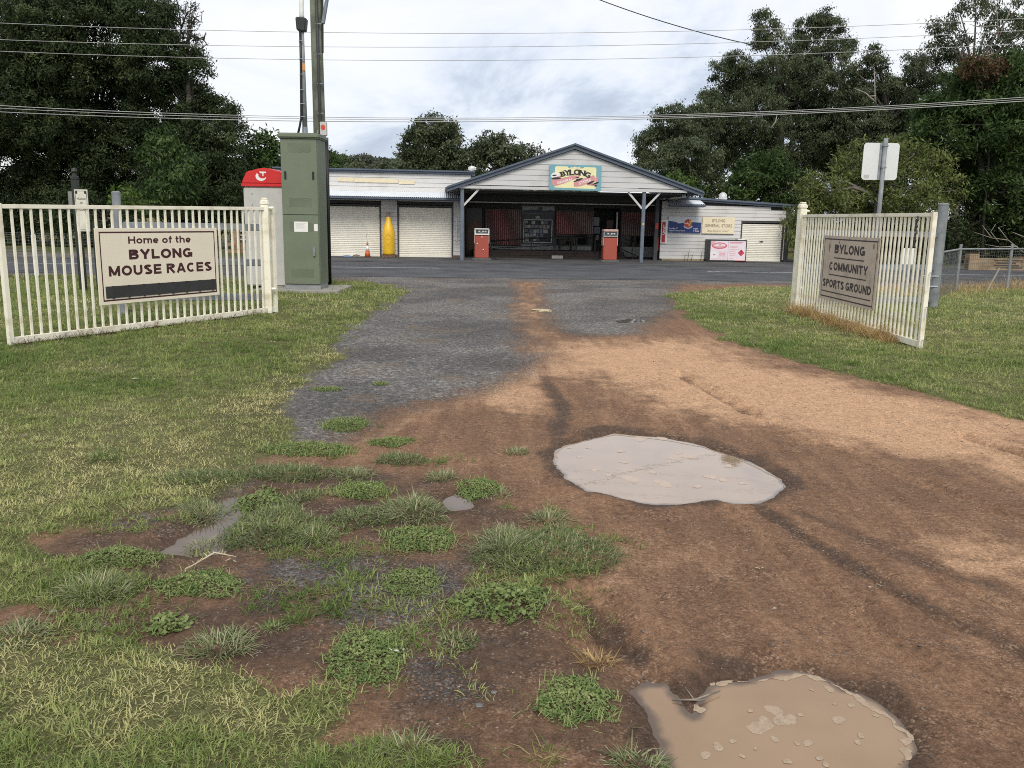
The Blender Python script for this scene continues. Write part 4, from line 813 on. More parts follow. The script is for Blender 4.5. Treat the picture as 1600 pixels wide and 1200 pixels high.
# gable canopy
APX, APZ, EL, ER, EZ = 0.745, 4.40, -4.02, 5.76, 2.745
YB = 6.2
roof = MB()
for xe in (EL, ER):
    s = (APZ-EZ)/(APX-xe); t = 0.06
    roof.hexa([(xe, 0.0, EZ-0.08), (APX, 0.0, APZ-0.08), (APX, YB, APZ-0.08), (xe, YB, EZ-0.08), (xe, 0.0, EZ-0.02), (APX, 0.0, APZ-0.02), (APX, YB, APZ-0.02), (xe, YB, EZ-0.02)])
roof_o = roof.build('roof', BLUEG, store)
for xe in (EL, ER):
    b = MB()
    for (y0, y1, d0, d1) in ((-0.10, -0.004, -0.20, -0.075), (-0.16, -0.004, -0.072, 0.0)):
        b.hexa([(xe, y0, EZ+d0), (APX, y0, APZ+d0), (APX, y1, APZ+d0), (xe, y1, EZ+d0), (xe, y0, EZ+d1), (APX, y0, APZ+d1), (APX, y1, APZ+d1), (xe, y1, EZ+d1)])
    b.build('barge_board', BLUEG, roof_o)
b = MB().box(ER-0.06, ER+0.06, -0.02, YB, EZ-0.13, EZ-0.03); b.build('gutter', BLUEG, roof_o); b = MB().box(EL-0.06, EL+0.06, -0.02, YB, EZ-0.13, EZ-0.03); b.build('gutter', BLUEG, roof_o)
b = MB().hexa([(4.6, 3.2, 3.1), (5.55, 3.2, 2.95), (5.55, 3.7, 2.95), (4.6, 3.7, 3.1), (4.6, 3.2, 3.3), (5.55, 3.2, 3.12), (5.55, 3.7, 3.12), (4.6, 3.7, 3.3)]); b.build('roof_box', BLUEG, roof_o)
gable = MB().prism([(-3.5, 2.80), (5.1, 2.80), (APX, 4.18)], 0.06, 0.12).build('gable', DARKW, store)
def gx_at(z): t = (APZ-0.215-z)/(APZ-EZ); return APX+(EL-APX)*t, APX+(ER-APX)*t
z = 2.815
while z < 4.12:
    z1 = min(z+0.20, 4.16); a0, a1 = gx_at(z); b0, b1 = gx_at(z1)
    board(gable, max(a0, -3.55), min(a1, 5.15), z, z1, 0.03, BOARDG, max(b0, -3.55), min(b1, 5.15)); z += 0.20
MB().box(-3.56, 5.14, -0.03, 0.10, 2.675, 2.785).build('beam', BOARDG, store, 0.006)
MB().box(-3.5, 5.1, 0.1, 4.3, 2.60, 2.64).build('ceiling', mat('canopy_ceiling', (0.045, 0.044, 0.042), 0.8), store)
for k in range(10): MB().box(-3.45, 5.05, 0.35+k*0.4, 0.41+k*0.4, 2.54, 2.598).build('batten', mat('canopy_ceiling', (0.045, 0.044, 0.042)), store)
MB().box(-3.45, 5.1, 2.95, 3.1, 2.3, 2.54).build('beam', DARKW, store)
MB().box(-3.4, 5.05, 2.9, 2.945, 2.22, 2.26).build('trim', BOARD, store)
for x in (-3.45, 3.49):
    p = MB().box(x-0.065, x+0.065, 0.02, 0.15, 0, 2.672).build('post', mat('post_blue_grey', (0.13, 0.16, 0.20), 0.5, var=0.1), store, 0.008)
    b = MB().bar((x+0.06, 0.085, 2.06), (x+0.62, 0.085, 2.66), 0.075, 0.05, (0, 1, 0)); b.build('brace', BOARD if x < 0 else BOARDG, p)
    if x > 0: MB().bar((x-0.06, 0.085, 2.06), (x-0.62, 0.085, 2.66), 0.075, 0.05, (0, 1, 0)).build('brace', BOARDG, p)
MB().box(3.46, 3.52, 0.008, 0.018, 1.43, 1.52).build('sticker', flat('yellow_sticker', (0.6, 0.45, 0.1)), store)
MB().box(4.44, 4.60, 1.95, 2.11, 0, 2.56).build('post', mat('charcoal_post', (0.05, 0.052, 0.056)), store, 0.008)
MB().box(-3.40, -3.28, 2.0, 2.1, 0, 2.56).build('post', mat('charcoal_post', (0.05, 0.052, 0.056)), store)
# wall under the canopy
SY = 4.2
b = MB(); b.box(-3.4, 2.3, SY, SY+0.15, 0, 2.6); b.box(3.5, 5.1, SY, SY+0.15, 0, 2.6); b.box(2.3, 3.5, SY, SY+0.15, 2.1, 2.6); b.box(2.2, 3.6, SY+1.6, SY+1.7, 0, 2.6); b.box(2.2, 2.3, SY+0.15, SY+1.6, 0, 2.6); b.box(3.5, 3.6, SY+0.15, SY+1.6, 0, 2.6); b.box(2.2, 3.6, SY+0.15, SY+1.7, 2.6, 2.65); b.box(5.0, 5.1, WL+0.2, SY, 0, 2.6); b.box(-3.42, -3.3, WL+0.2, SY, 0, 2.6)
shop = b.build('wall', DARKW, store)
GREYP = mat('grey_dado', (0.30, 0.30, 0.29), 0.7, var=0.08)
MB().box(-2.2, 2.25, SY-0.03, SY, 0.3, 0.52).build('dado', GREYP, shop); MB().box(3.55, 4.98, SY-0.03, SY, 0.05, 0.48).build('dado', GREYP, shop); MB().box(-0.85, 0.62, SY-0.02, SY, 0.52, 2.2).build('panel', mat('grey_panel', (0.085, 0.088, 0.09), 0.7), shop)
door = MB().box(-3.16, -2.5, SY-0.06, SY, 0.0, 2.0).build('door', mat('black_door', (0.015, 0.015, 0.016), 0.4), store)
DOORB = mat('brown_door', (0.14, 0.065, 0.03), 0.5, var=0.3, scale=6)
MB().box(-3.12, -2.54, SY-0.10, SY-0.06, 0.02, 1.46).box(-3.06, -2.86, SY-0.115, SY-0.10, 0.1, 0.75).box(-2.8, -2.6, SY-0.115, SY-0.10, 0.1, 0.75).build('panel', DOORB, door, 0.006)
BL1, BL2, BL3 = flat('blind_maroon', (0.17, 0.03, 0.03), 0.7), flat('blind_pale', (0.42, 0.31, 0.27), 0.7), flat('blind_black', (0.03, 0.02, 0.018), 0.7)
def blind(x0, x1, z0, z1, n):
    par = MB().tube([(x0-0.03, SY-0.15, z1+0.03), (x1+0.03, SY-0.15, z1+0.03)], 0.03, 8).build('blind', mat('blind_tube', (0.12, 0.10, 0.09), 0.6), store)
    b = MB(); w_ = (x1-x0)/n
    for k in range(n):
        a = x0+k*w_; p = [0, .40, .62, .82, 1]
        for mi, (u, v) in enumerate(zip(p[:-1], p[1:])): b.box(a+u*w_, a+v*w_, SY-0.155-0.006*((mi) % 2), SY-0.148, z0, z1, (0, 2, 1, 2)[mi])
    b.build('canvas', (BL1, BL2, BL3), par); MB().tube([(x0, SY-0.152, z0), (x1, SY-0.152, z0)], 0.018, 6).build('bottom_bar', DKBROWN, par)
blind(-2.36, -0.83, 0.48, 1.94, 17); blind(0.66, 2.28, 0.98, 1.93, 18); blind(3.50, 5.0, 0.95, 1.92, 17)
MB().box(0.7, 2.2, SY-0.01, SY+0.0, 0.55, 0.98).build('window', mat('dark_glass', (0.01, 0.011, 0.012), 0.1), shop); MB().box(3.55, 4.95, SY-0.012, SY, 0.5, 0.95).build('window', mat('dark_glass', (0.01, 0.011, 0.012)), shop)
nb = MB().box(-0.69, 0.49, SY-0.07, SY-0.022, 0.62, 1.56).build('noticeboard', mat('pin_board', (0.045, 0.05, 0.055), 0.8), store)
MB().box(-0.72, -0.69, SY-0.09, SY-0.02, 0.6, 1.58).box(0.49, 0.52, SY-0.09, SY-0.02, 0.6, 1.58).box(-0.69, 0.49, SY-0.09, SY-0.02, 1.55, 1.58).box(-0.69, 0.49, SY-0.09, SY-0.02, 0.6, 0.63).build('frame', mat('alu_frame', (0.55, 0.55, 0.54), 0.4), nb)
rr = random.Random(4); ptones = [flat('notice_%d' % k, c, 0.8) for k, c in enumerate([(0.30, 0.31, 0.32), (0.22, 0.23, 0.25), (0.40, 0.39, 0.36), (0.14, 0.16, 0.19), (0.30, 0.25, 0.18)])]
k = 0
for r_ in range(5):
    x = -0.66
    while x < 0.42:
        w_ = rr.uniform(0.09, 0.2); h = rr.uniform(0.11, 0.17); zt = 1.53-r_*0.178
        if rr.random() < 0.78 and x+w_ < 0.48:
            dz = rr.uniform(0, .03); MB().box(x, x+w_, SY-0.075-0.001*(k % 3), SY-0.07, zt-h-dz, zt-dz).build('notice', ptones[rr.randrange(5)], nb); k += 1
        x += w_+rr.uniform(0.01, 0.05)
MB().box(-0.2, -0.02, SY-0.03, SY-0.02, 1.62, 1.72).build('plate', flat('notice_2', (0.40, 0.39, 0.36)), store)
pst = MB().box(-0.78, 0.60, SY-0.05, SY-0.02, 1.82, 2.14).build('poster', flat('poster_grey', (0.27, 0.28, 0.29)), store)
shape('print', [(-0.77, 1.83), (0.59, 1.83), (0.59, 1.95), (0.4, 1.99), (0.15, 1.94), (-0.1, 2.0), (-0.4, 1.98), (-0.77, 1.94)], SY-0.053, flat('print_dark', (0.03, 0.04, 0.06)), pst)
shape('print', ell(0.0, 2.03, 0.09, 0.08), SY-0.055, flat('print_dark', (0.03, 0.04, 0.06)), pst)
for x0, x1, z0, z1, c in ((2.36, 2.62, 1.35, 1.72, (0.20, 0.23, 0.25)), (2.38, 2.66, 1.02, 1.3, (0.10, 0.15, 0.19)), (2.5, 2.62, 0.75, 0.95, (0.15, 0.14, 0.10)), (2.95, 3.25, 1.25, 1.6, (0.05, 0.025, 0.02))):
    MB().box(x0, x1, SY+0.30, SY+0.33, z0, z1).build('poster', flat('shop_poster_%d' % int(c[0]*100+c[2]*1000), c), store)
MB().box(3.3, 3.36, SY-0.05, SY, 1.0, 1.95).build('door_frame', mat('alu_frame', (0.55, 0.55, 0.54)), store)
for i, z in enumerate((0.0, 0.1, 0.2)):
    MB().box(-2.9, 2.35, 3.0+0.012*(i % 2), 3.05, z+0.005, z+0.095).build('deck_board', DKBROWN, store)
deck = MB().box(-2.9, 2.35, 3.05, SY, 0.0, 0.29).build('deck', DKBROWN, store)
MB().box(2.35, 3.6, 3.4, SY, 0.0, 0.14).box(2.35, 3.6, 3.75, SY, 0.14, 0.28).build('step', DKBROWN, store)
RAIL = mat('rail_black', (0.016, 0.014, 0.014), 0.5)
hr = MB().tube([(-2.3, 3.02, 0.66), (0.45, 3.02, 0.86), (2.2, 3.02, 0.87)], 0.026, 8).tube([(-2.3, 3.02, 0.36), (0.45, 3.02, 0.53), (2.2, 3.02, 0.53)], 0.018, 8).build('handrail', RAIL, store, smooth=True)
for x in (-2.2, -1.38, -0.48, 0.46, 0.54, 1.33, 1.42, 2.2): MB().box(x-0.022, x+0.022, 3.0, 3.045, 0.1, 0.86 if x > 0 else 0.72+0.06*(x+2.2)).build('baluster', RAIL, hr)
hr = MB().tube([(3.35, 3.1, 0.9), (4.2, 2.9, 0.5)], 0.02, 6).tube([(3.35, 3.1, 0.42), (4.2, 2.9, 0.05)], 0.03, 6).build('handrail', RAIL, store)
for x, z in ((3.37, 0.88), (3.8, 0.7), (4.18, 0.5)): MB().box(x-0.02, x+0.02, 2.88+(4.2-x)*0.23, 2.93+(4.2-x)*0.23, 0.0, z).build('baluster', RAIL, hr)
MB().box(0.32, 0.78, 2.5, 2.7, 0.0, 0.13).build('step', mat('pale_step', (0.36, 0.35, 0.32), 0.8), store, 0.01)
bn = MB().box(0.75, 1.35, 3.5, 3.9, 0.72, 0.76).build('bench', DKBROWN, store)
for x in (0.8, 1.3): MB().box(x-0.03, x+0.03, 3.55, 3.85, 0.29, 0.72).build('leg', DKBROWN, bn)
MB().box(4.46, 4.58, 1.925, 1.948, 1.28, 1.52).build('fire_sign', flat('fire_red', (0.50, 0.05, 0.03)), store)
MB().box(4.62, 4.72, 2.3, 2.36, 0.4, 0.95).build('cabinet', flat('fire_red', (0.50, 0.05, 0.03)), store)

# ---------------------------------------------------------------- signs on the store
def sign(name, x, y, z, label, cat='sign'): return empty(name, S(x, y, z), YAW, label, cat)
sg = sign('store_sign', 0.79, -0.08, 2.68, 'teal and yellow BYLONG GENERAL STORE board with pink ribbon on the gable')
TEAL, YEL, PINK, INK, CW = flat('teal', (0.17, 0.37, 0.42)), flat('sign_yellow', (0.80, 0.75, 0.42)), flat('ribbon_pink', (0.62, 0.28, 0.28)), flat('ink', (0.022, 0.02, 0.03)), flat('sign_white', (0.80, 0.78, 0.76))
PINKD = flat('ribbon_pink_shade', (0.48, 0.20, 0.21))
MB().box(-0.985, 0.985, -0.03, 0.02, 0, 0.935).build('board', TEAL, sg, 0.004)
def q(x, y): return (-0.985+(x-145)/1345*1.97, 0.935-(y-105)/705*0.935)     # local picture grid of the sign face
shape('print', [q(*p) for p in [(285, 740), (285, 190), (310, 152), (600, 152), (640, 198), (1010, 198), (1050, 160), (1330, 165), (1358, 210), (1350, 760)]], -0.0315, YEL, sg)
shape('print', [q(*p) for p in [(690, 165), (740, 180), (800, 150), (860, 180), (900, 160), (960, 192), (680, 192)]], -0.033, YEL, sg)
shape('print', ell(*q(300, 420), 0.16, 0.13), -0.0325, CW, sg)
shape('ribbon', [q(*p) for p in [(205, 520), (300, 520), (560, 450), (800, 395), (935, 400), (900, 470), (800, 500), (560, 610), (340, 690), (230, 675)]], -0.0335, PINK, sg)
shape('ribbon', [q(*p) for p in [(350, 420), (450, 405), (440, 450), (360, 450)]], -0.0336, PINK, sg)
shape('ribbon', [q(*p) for p in [(775, 560), (950, 500), (1140, 440), (1290, 375), (1320, 420), (1330, 540), (1130, 620), (960, 690), (860, 705), (785, 700)]], -0.0337, PINK, sg)
shape('ribbon', [q(*p) for p in [(1335, 440), (1415, 410), (1410, 580), (1340, 560)]], -0.0334, PINK, sg); shape('ribbon', [q(*p) for p in [(1120, 655), (1260, 600), (1390, 640), (1300, 670)]], -0.0334, PINKD, sg)
for cxx, cyy, rx, ry, ro in ((325, 485, .185, .042, .06), (275, 405, .088, .026, .12), (880, 530, .17, .03, .3), (925, 490, .15, .02, .22), (870, 448, .08, .018, -.05), (1220, 585, .165, .035, .42), (1350, 600, .13, .03, .35), (1355, 668, .06, .03, .3)):
    c0 = q(cxx, cyy); pts = ell(0, 0, rx, ry); shape('print', [(c0[0]+x*math.cos(ro)-z*math.sin(ro), c0[1]+x*math.sin(ro)+z*math.cos(ro)) for x, z in pts], -0.0345, INK, sg)
for ch, cxx, cyy, h, wd_, ro in (('B', 495, 362, 118, 105, .26), ('Y', 608, 325, 128, 120, .17), ('L', 722, 318, 128, 105, .08), ('O', 852, 305, 132, 128, 0), ('N', 995, 325, 130, 135, -.12), ('G', 1135, 372, 130, 120, -.28)):
    c0 = q(cxx, cyy); hh = h/705*0.935; hh *= 1.12; wd_ *= 1.15; text('letter', ch, c0[0], c0[1]-hh/2, c0[1]+hh/2, INK, sg, -0.0348, wd_/1345*1.97, 0.02, rot=ro, heavy=0.06)
    sr = {'B': [(-.42, .46), (-.42, -.46)], 'Y': [(0, -.48), (-.42, .48), (.42, .48)], 'L': [(-.38, .48), (-.38, -.48)], 'N': [(-.42, .48), (-.42, -.48), (.42, .48)]}.get(ch, [])
    for u, v in sr:
        u *= wd_/1345*1.97; v *= hh; uu, vv = c0[0]+u*math.cos(ro)-v*math.sin(ro), c0[1]+u*math.sin(ro)+v*math.cos(ro)
        shape('serif', [(uu+a*math.cos(ro)-c_*math.sin(ro), vv+a*math.sin(ro)+c_*math.cos(ro)) for a, c_ in ((-.055, -.012), (.055, -.012), (.055, .012), (-.055, .012))], -0.0346, INK, sg)
c0 = q(550, 555); text('lettering', 'GENERAL', c0[0], c0[1]-0.045, c0[1]+0.045, CW, sg, -0.0352, 0.60, 0.015, 1.1, rot=0.27, heavy=0.03)
c0 = q(1065, 560); text('lettering', 'STORE', c0[0], c0[1]-0.05, c0[1]+0.05, CW, sg, -0.0352, 0.46, 0.015, 1.1, rot=0.33, heavy=0.03)

RED, NAVY = flat('sign_red', (0.40, 0.02, 0.035)), flat('sign_navy', (0.012, 0.035, 0.16))
sg = sign('post_sign', 4.885, WL-0.05, 0.70, 'narrow upright white board with red panel and sideways white POST lettering')
MB().box(-0.135, 0.135, -0.03, 0.02, 0, 0.96).build('board', WHITE, sg, 0.004); MB().box(-0.10, 0.05, -0.034, -0.03, 0.04, 0.88).build('print', RED, sg)
text('lettering', 'POST', 0.0, 0.60-0.05, 0.60+0.05, CW, sg, -0.036, 0.30, 0.03, rot=math.pi/2); o = text('letter', 'U', -0.02, 0.36, 0.46, CW, sg, -0.036, 0.10, 0.035, rot=math.pi/2)
sg = sign('shop_sign', 5.73, WL-0.05, 1.14, 'blue and white Lucky 7 board with a red disc on the right wing wall')
MB().box(-0.69, 0.69, -0.03, 0.02, 0, 0.655).build('board', flat('pale_board', (0.60, 0.63, 0.66)), sg, 0.004)
shape('print', [(-0.685, 0.005), (0.685, 0.005), (0.685, 0.43), (0.3, 0.44), (-0.1, 0.40), (-0.25, 0.38), (-0.38, 0.44), (-0.6, 0.475), (-0.685, 0.47)], -0.0315, NAVY, sg)
shape('print', ell(0.14, 0.29, 0.19, 0.115, 24, math.pi, 2*math.pi), -0.0320, flat('pale_blue', (0.45, 0.52, 0.62)), sg); shape('print', ell(0.14, 0.385, 0.17, 0.175), -0.0325, flat('disc_red', (0.45, 0.06, 0.03)), sg)
text('letter', '7', 0.24, 0.27, 0.50, flat('seven_yellow', (0.75, 0.52, 0.05)), sg, -0.034, 0.16, 0.03, shear=0.2); text('lettering', 'Lucky', 0.08, 0.34, 0.43, CW, sg, -0.0335, 0.22, 0.02)
text('lettering', 'Lucky 7', -0.46, 0.13, 0.21, CW, sg, -0.033, 0.34, 0.02); text('lettering', 'Bylong General Store', -0.305, 0.05, 0.115, CW, sg, -0.033, 0.64, 0.015); text('lettering', 'Open', 0.47, 0.135, 0.205, CW, sg, -0.033, 0.2, 0.02); text('lettering', '7 Days', 0.49, 0.045, 0.115, CW, sg, -0.033, 0.25, 0.02)
sg = sign('shop_sign', 7.15, WL-0.05, 1.13, 'cream BYLONG GENERAL STORE board with brown letters beside the Lucky 7 board')
MB().box(-0.68, 0.68, -0.03, 0.02, 0, 0.66).build('board', flat('pale_cream', (0.78, 0.68, 0.48)), sg, 0.004)
BRL = flat('brown_letters', (0.26, 0.20, 0.14)); text('lettering', 'BYLONG', 0, 0.46, 0.59, BRL, sg, -0.032, 0.54, 0.02, 1.1); text('lettering', 'GENERAL STORE', 0, 0.26, 0.39, BRL, sg, -0.032, 1.16, 0.02, 1.1); text('lettering', '"Best Store In Town"', 0, 0.07, 0.16, BRL, sg, -0.032, 0.95, 0.005, shear=0.35)

# gas bottle cage
cg = empty('gas_cage', S(7.42, 1.85), YAW, 'dark steel gas bottle cage with white and pink printed doors beside the roller door', 'gas cage')
DKST = mat('dark_steel', (0.03, 0.032, 0.034), 0.5)
b = MB(); b.box(-0.78, -0.74, -0.3, 0.3, 0.02, 0.9); b.box(0.74, 0.78, -0.3, 0.3, 0.02, 0.9); b.box(-0.74, 0.74, -0.3, 0.3, 0.86, 0.9); b.box(-0.74, 0.74, -0.3, 0.3, 0.02, 0.06); b.box(-0.74, 0.74, 0.26, 0.3, 0.06, 0.86); b.build('frame', DKST, cg)
PP = flat('print_pink', (0.62, 0.12, 0.17)); PL = flat('print_pale_pink', (0.68, 0.40, 0.42)); GP = flat('cage_white', (0.78, 0.69, 0.73))
for x0, x1 in ((-0.735, -0.004), (0.004, 0.735)): MB().box(x0, x1, -0.325, -0.302, 0.075, 0.85).build('door', GP, cg, 0.003)
shape('print', ell(-0.37, 0.66, 0.32, 0.13), -0.3265, PP, cg); shape('print', ell(-0.37, 0.67, 0.27, 0.09), -0.3270, PL, cg); shape('print', ell(-0.47, 0.68, 0.10, 0.035), -0.3275, GP, cg); shape('print', ell(-0.22, 0.69, 0.10, 0.035), -0.3275, GP, cg)
shape('print', [(-0.73, 0.84), (-0.5, 0.84), (-0.6, 0.78), (-0.7, 0.68), (-0.73, 0.6)], -0.3268, PL, cg)
shape('print', [(-0.68, 0.16), (-0.48, 0.16), (-0.44, 0.22), (-0.44, 0.36), (-0.5, 0.42), (-0.66, 0.42), (-0.7, 0.36), (-0.7, 0.2)], -0.3266, flat('bottle_pale', (0.78, 0.78, 0.79)), cg); shape('print', ell(-0.57, 0.3, 0.06, 0.03), -0.327, PINK, cg)
for zz, a, c_, m_ in ((0.40, -.36, -.1, PL), (0.35, -.36, -.12, PP), (0.30, -.36, -.1, PL), (0.25, -.38, -.1, PL), (0.20, -.4, -.08, PL), (0.115, -.68, -.1, PL), (0.79, .06, .6, PP), (0.74, .06, .55, PL), (0.64, .06, .4, PL), (0.59, .06, .38, PL), (0.5, .06, .45, PL), (0.42, .06, .3, PL), (0.34, .06, .32, PL), (0.27, .06, .3, PL), (0.14, .06, .22, PL)): shape('print', [(a, zz), (c_, zz), (c_, zz+0.022), (a, zz+0.022)], -0.3266, m_, cg)
shape('print', [(0.55, 0.24), (0.69, 0.38), (0.55, 0.52), (0.41, 0.38)], -0.3268, flat('diamond_red', (0.55, 0.05, 0.10)), cg); shape('print', ell(0.55, 0.45, 0.03, 0.04), -0.3275, CHAR, cg)
shape('print', [(0.50, 0.1), (0.56, 0.28), (0.6, 0.1)], -0.327, flat('bottle_pale', (0.78, 0.78, 0.79)), cg); MB().box(0.3, 0.74, -0.36, -0.325, 0.055, 0.075).build('latch', flat('fire_red', (0.50, 0.05, 0.03)), cg); MB().box(0.42, 0.72, -0.2, 0.1, 0.9, 0.945).build('tray', WHITE, cg)

# fuel pumps
PRED = mat('pump_red', (0.36, 0.070, 0.045), 0.5, var=0.2, scale=7, dirt=(0.30, 0.085, 0.06)); PEDGE = mat('pump_pale_edge', (0.62, 0.42, 0.37), 0.5, var=0.2, scale=9); PGREY = mat('pump_grey', (0.40, 0.41, 0.41), 0.4, 0.3)
def pump(x, y, label, second):
    p = empty('fuel_pump', S(x, y), YAW, label, 'fuel pump', 'old fuel pumps under the canopy')
    MB().box(-0.36, 0.36, -0.3, 0.3, 0, 0.06).build('base', mat('pump_base', (0.12, 0.13, 0.14), 0.8), p, 0.01)
    MB().box(-0.27, 0.27, -0.2, 0.2, 0.06, 0.93).build('body', PRED, p, 0.025, seg=3)
    for s in (-1, 1): MB().box(min(s*0.262, s*0.286), max(s*0.262, s*0.286), -0.21, 0.21, 0.62, 0.95).build('side_trim', PEDGE, p, 0.006)
    h = MB().box(-0.285, 0.285, -0.21, 0.21, 0.955, 1.0).box(-0.285, -0.255, -0.21, 0.21, 1.0, 1.16).box(0.255, 0.285, -0.21, 0.21, 1.0, 1.16).box(-0.255, 0.255, -0.17, 0.17, 1.0, 1.16).build('head', PGREY if second else WHITE, p, 0.006)
    MB().box(-0.29, 0.29, -0.22, 0.22, 1.16, 1.25 if second else 1.20).build('cap', PEDGE if second else WHITE, p, 0.015)
    MB().box(-0.24, 0.24, -0.185, -0.171, 1.015, 1.145).build('display', mat('pump_dial', (0.06, 0.07, 0.07), 0.15), p)
    for k in (-0.1, 0.04, 0.14): MB().box(k-0.035, k+0.035, -0.190, -0.1855, 1.06, 1.11).build('dial', flat('dial_white', (0.55, 0.55, 0.52)), p)
    MB().box(-0.07, 0.03, -0.2, -0.192, 1.02, 1.05).build('plate', GALV, p)
    if not second:
        for k, zz in ((-0.18, 0.62), (0.06, 0.40), (0.0, 0.88)): MB().lathe([(0.0, 0), (0.022, 0), (0.022, 0.03), (0, 0.03)], 10).build('knob', WHITE, p).matrix_local = Matrix.Translation((k, -0.2, zz)) @ Matrix.Rotation(R(90), 4, 'X')
    MB().tube([(0.30, 0, 0.85), (0.36, -0.02, 0.5), (0.45, -0.05, 0.2), (0.56, -0.08, 0.03), (0.62, -0.06, 0.02)] if not second else [(0.30, 0, 0.95), (0.34, 0, 0.6), (0.33, 0, 0.3), (0.30, 0, 0.5)], 0.014, 6).build('hose', BLACK, p, smooth=True)
    MB().box(0.275, 0.32, -0.03, 0.03, 0.72, 0.9).build('nozzle', BLACK, p, 0.008)
pump(-2.66, 0.95, 'old orange red fuel pump with white head near the brown door', False)
pump(2.36, 0.75, 'old orange red fuel pump with pink cap beside the right canopy post', True)

# giant bottle
bt = empty('giant_bottle', S(-6.31, 1.86), YAW, 'giant yellow bottle standing between the two wide roller doors', 'bottle model')
MB().box(-0.26, 0.26, -0.22, 0.22, 0, 0.09).build('base', BRICKM, bt, 0.01)
MB().lathe([(0.0, 0.10), (0.20, 0.10), (0.235, 0.13), (0.245, 0.18), (0.245, 0.92), (0.235, 1.02), (0.205, 1.14), (0.16, 1.29), (0.115, 1.43), (0.085, 1.54), (0.08, 1.58), (0.0, 1.58)], 32).build('body', mat('bottle_yellow', (0.82, 0.50, 0.03), 0.35, var=0.08, scale=3), bt, smooth=True)
MB().lathe([(0.0, 1.575), (0.075, 1.575), (0.075, 1.70), (0.088, 1.71), (0.088, 1.76), (0.078, 1.775), (0.0, 1.775)], 24).build('cap', mat('bottle_neck', (0.25, 0.20, 0.15), 0.5), bt)
b = MB(); dd = [(0, 0.92), (0.19, 0.70), (0, 0.48), (-0.19, 0.70), (0, 0.92)]
for (xa, za), (xb, zb) in zip(dd[:-1], dd[1:]): b.tube([(xa+(xb-xa)*t/4, -math.sqrt(0.2455**2-(xa+(xb-xa)*t/4)**2), za+(zb-za)*t/4) for t in range(5)], 0.006, 5)
b.tube([(-0.13+0.26*t/4, -math.sqrt(0.2455**2-(-0.13+0.26*t/4)**2), 0.70) for t in range(5)], 0.005, 5); b.build('emblem', mat('bottle_emboss', (0.50, 0.26, 0.02), 0.4), bt)

# traffic cone
cn = empty('traffic_cone', S(-7.12, 1.55), YAW, 'orange traffic cone with white collar and a thin rod in its top', 'traffic cone')
OR = mat('cone_orange', (0.65, 0.13, 0.03), 0.5); MB().box(-0.15, 0.15, -0.15, 0.15, 0, 0.03).build('base', BLACK, cn, 0.01)
MB().lathe([(0.115, 0.03), (0.078, 0.26)], 20).build('body', OR, cn, smooth=True); MB().lathe([(0.078, 0.26), (0.045, 0.46)], 20).build('collar', WHITE, cn, smooth=True); MB().lathe([(0.045, 0.46), (0.024, 0.60)], 20).build('tip', OR, cn, smooth=True); MB().tube([(0, 0, 0.55), (-0.05, 0, 1.0)], 0.006, 5).build('rod', GALV, cn)
p = S(-7.55, 1.55); bm = bmesh.new(); bmesh.ops.create_icosphere(bm, subdivisions=2, radius=1)
for v in bm.verts: v.co = Vector((v.co.x*0.15, v.co.y*0.1, max(-0.02, v.co.z*0.1)+0.02))*random.uniform(0.85, 1.15)
me = bpy.data.meshes.new('stone'); bm.to_mesh(me); bm.free(); o = link('stone', me, mat('rock_grey', (0.18, 0.17, 0.15), 0.9)); o.location = p; tag(o, 'grey stone on the asphalt left of the traffic cone', 'stone')
bm = bmesh.new(); bmesh.ops.create_icosphere(bm, subdivisions=2, radius=1)
for v in bm.verts: v.co = Vector((v.co.x*0.17, v.co.y*0.1, max(0, v.co.z)*0.07))*random.uniform(0.8, 1.2)
me = bpy.data.meshes.new('rag'); bm.to_mesh(me); bm.free(); o = link('rag', me, mat('blue_rag', (0.14, 0.22, 0.36), 0.8)); o.location = S(-7.92, 1.5, 0.012); tag(o, 'crumpled blue rag at the foot of the roller door', 'rag')

# ================================================================ gates
def gate(A, B, label, nbar, hn, hf, posts_far):
    A = np.array(A, float); B = np.array(B, float); Lg = np.linalg.norm(B-A); ang = math.atan2(B[1]-A[1], B[0]-A[0])
    g = empty('swing_gate', (A[0], A[1], 0), ang, label, 'gate', 'cream farm gates standing open')
    def zt(x): return hn+(hf-hn)*x/Lg
    def rail(nm, x0, x1, z0, z1, y0, y1): MB().hexa([(x0, y0, z0(x0)), (x1, y0, z0(x1)), (x1, y1, z0(x1)), (x0, y1, z0(x0)), (x0, y0, z1(x0)), (x1, y0, z1(x1)), (x1, y1, z1(x1)), (x0, y1, z1(x0))]).build(nm, CREAM, g, 0.004)
    rail('top_rail', 0.05, Lg-0.05, lambda x: zt(x)-0.05, lambda x: zt(x), -0.025, 0.025)
    rail('bottom_rail', 0.05, Lg-0.05, lambda x: 0.01, lambda x: 0.095, -0.022, 0.022)
    MB().box(-0.01, 0.05, -0.03, 0.03, 0.0, zt(0)+0.012).build('stile', CREAM, g, 0.004); MB().box(Lg-0.05, Lg+0.01, -0.03, 0.03, 0.0, zt(Lg)+0.012).build('stile', CREAM, g, 0.004)
    proto = None
    for k in range(1, nbar+1):
        x = 0.05+(Lg-0.1)*k/(nbar+1)
        if proto is None: proto = MB().box(-0.0125, 0.0125, -0.0125, 0.0125, 0.095, zt(x)-0.05).build('bar', CREAM, g); proto.location.x = x
        else: o = proto.copy(); col.objects.link(o); o.parent = g; o.location = (x, random.uniform(-.001, .001), 0); o.scale.z = (zt(x)-0.05)/(zt(0.1)-0.05); o.rotation_euler = (0, random.gauss(0, 0.002), 0)
    return g, Lg, ang
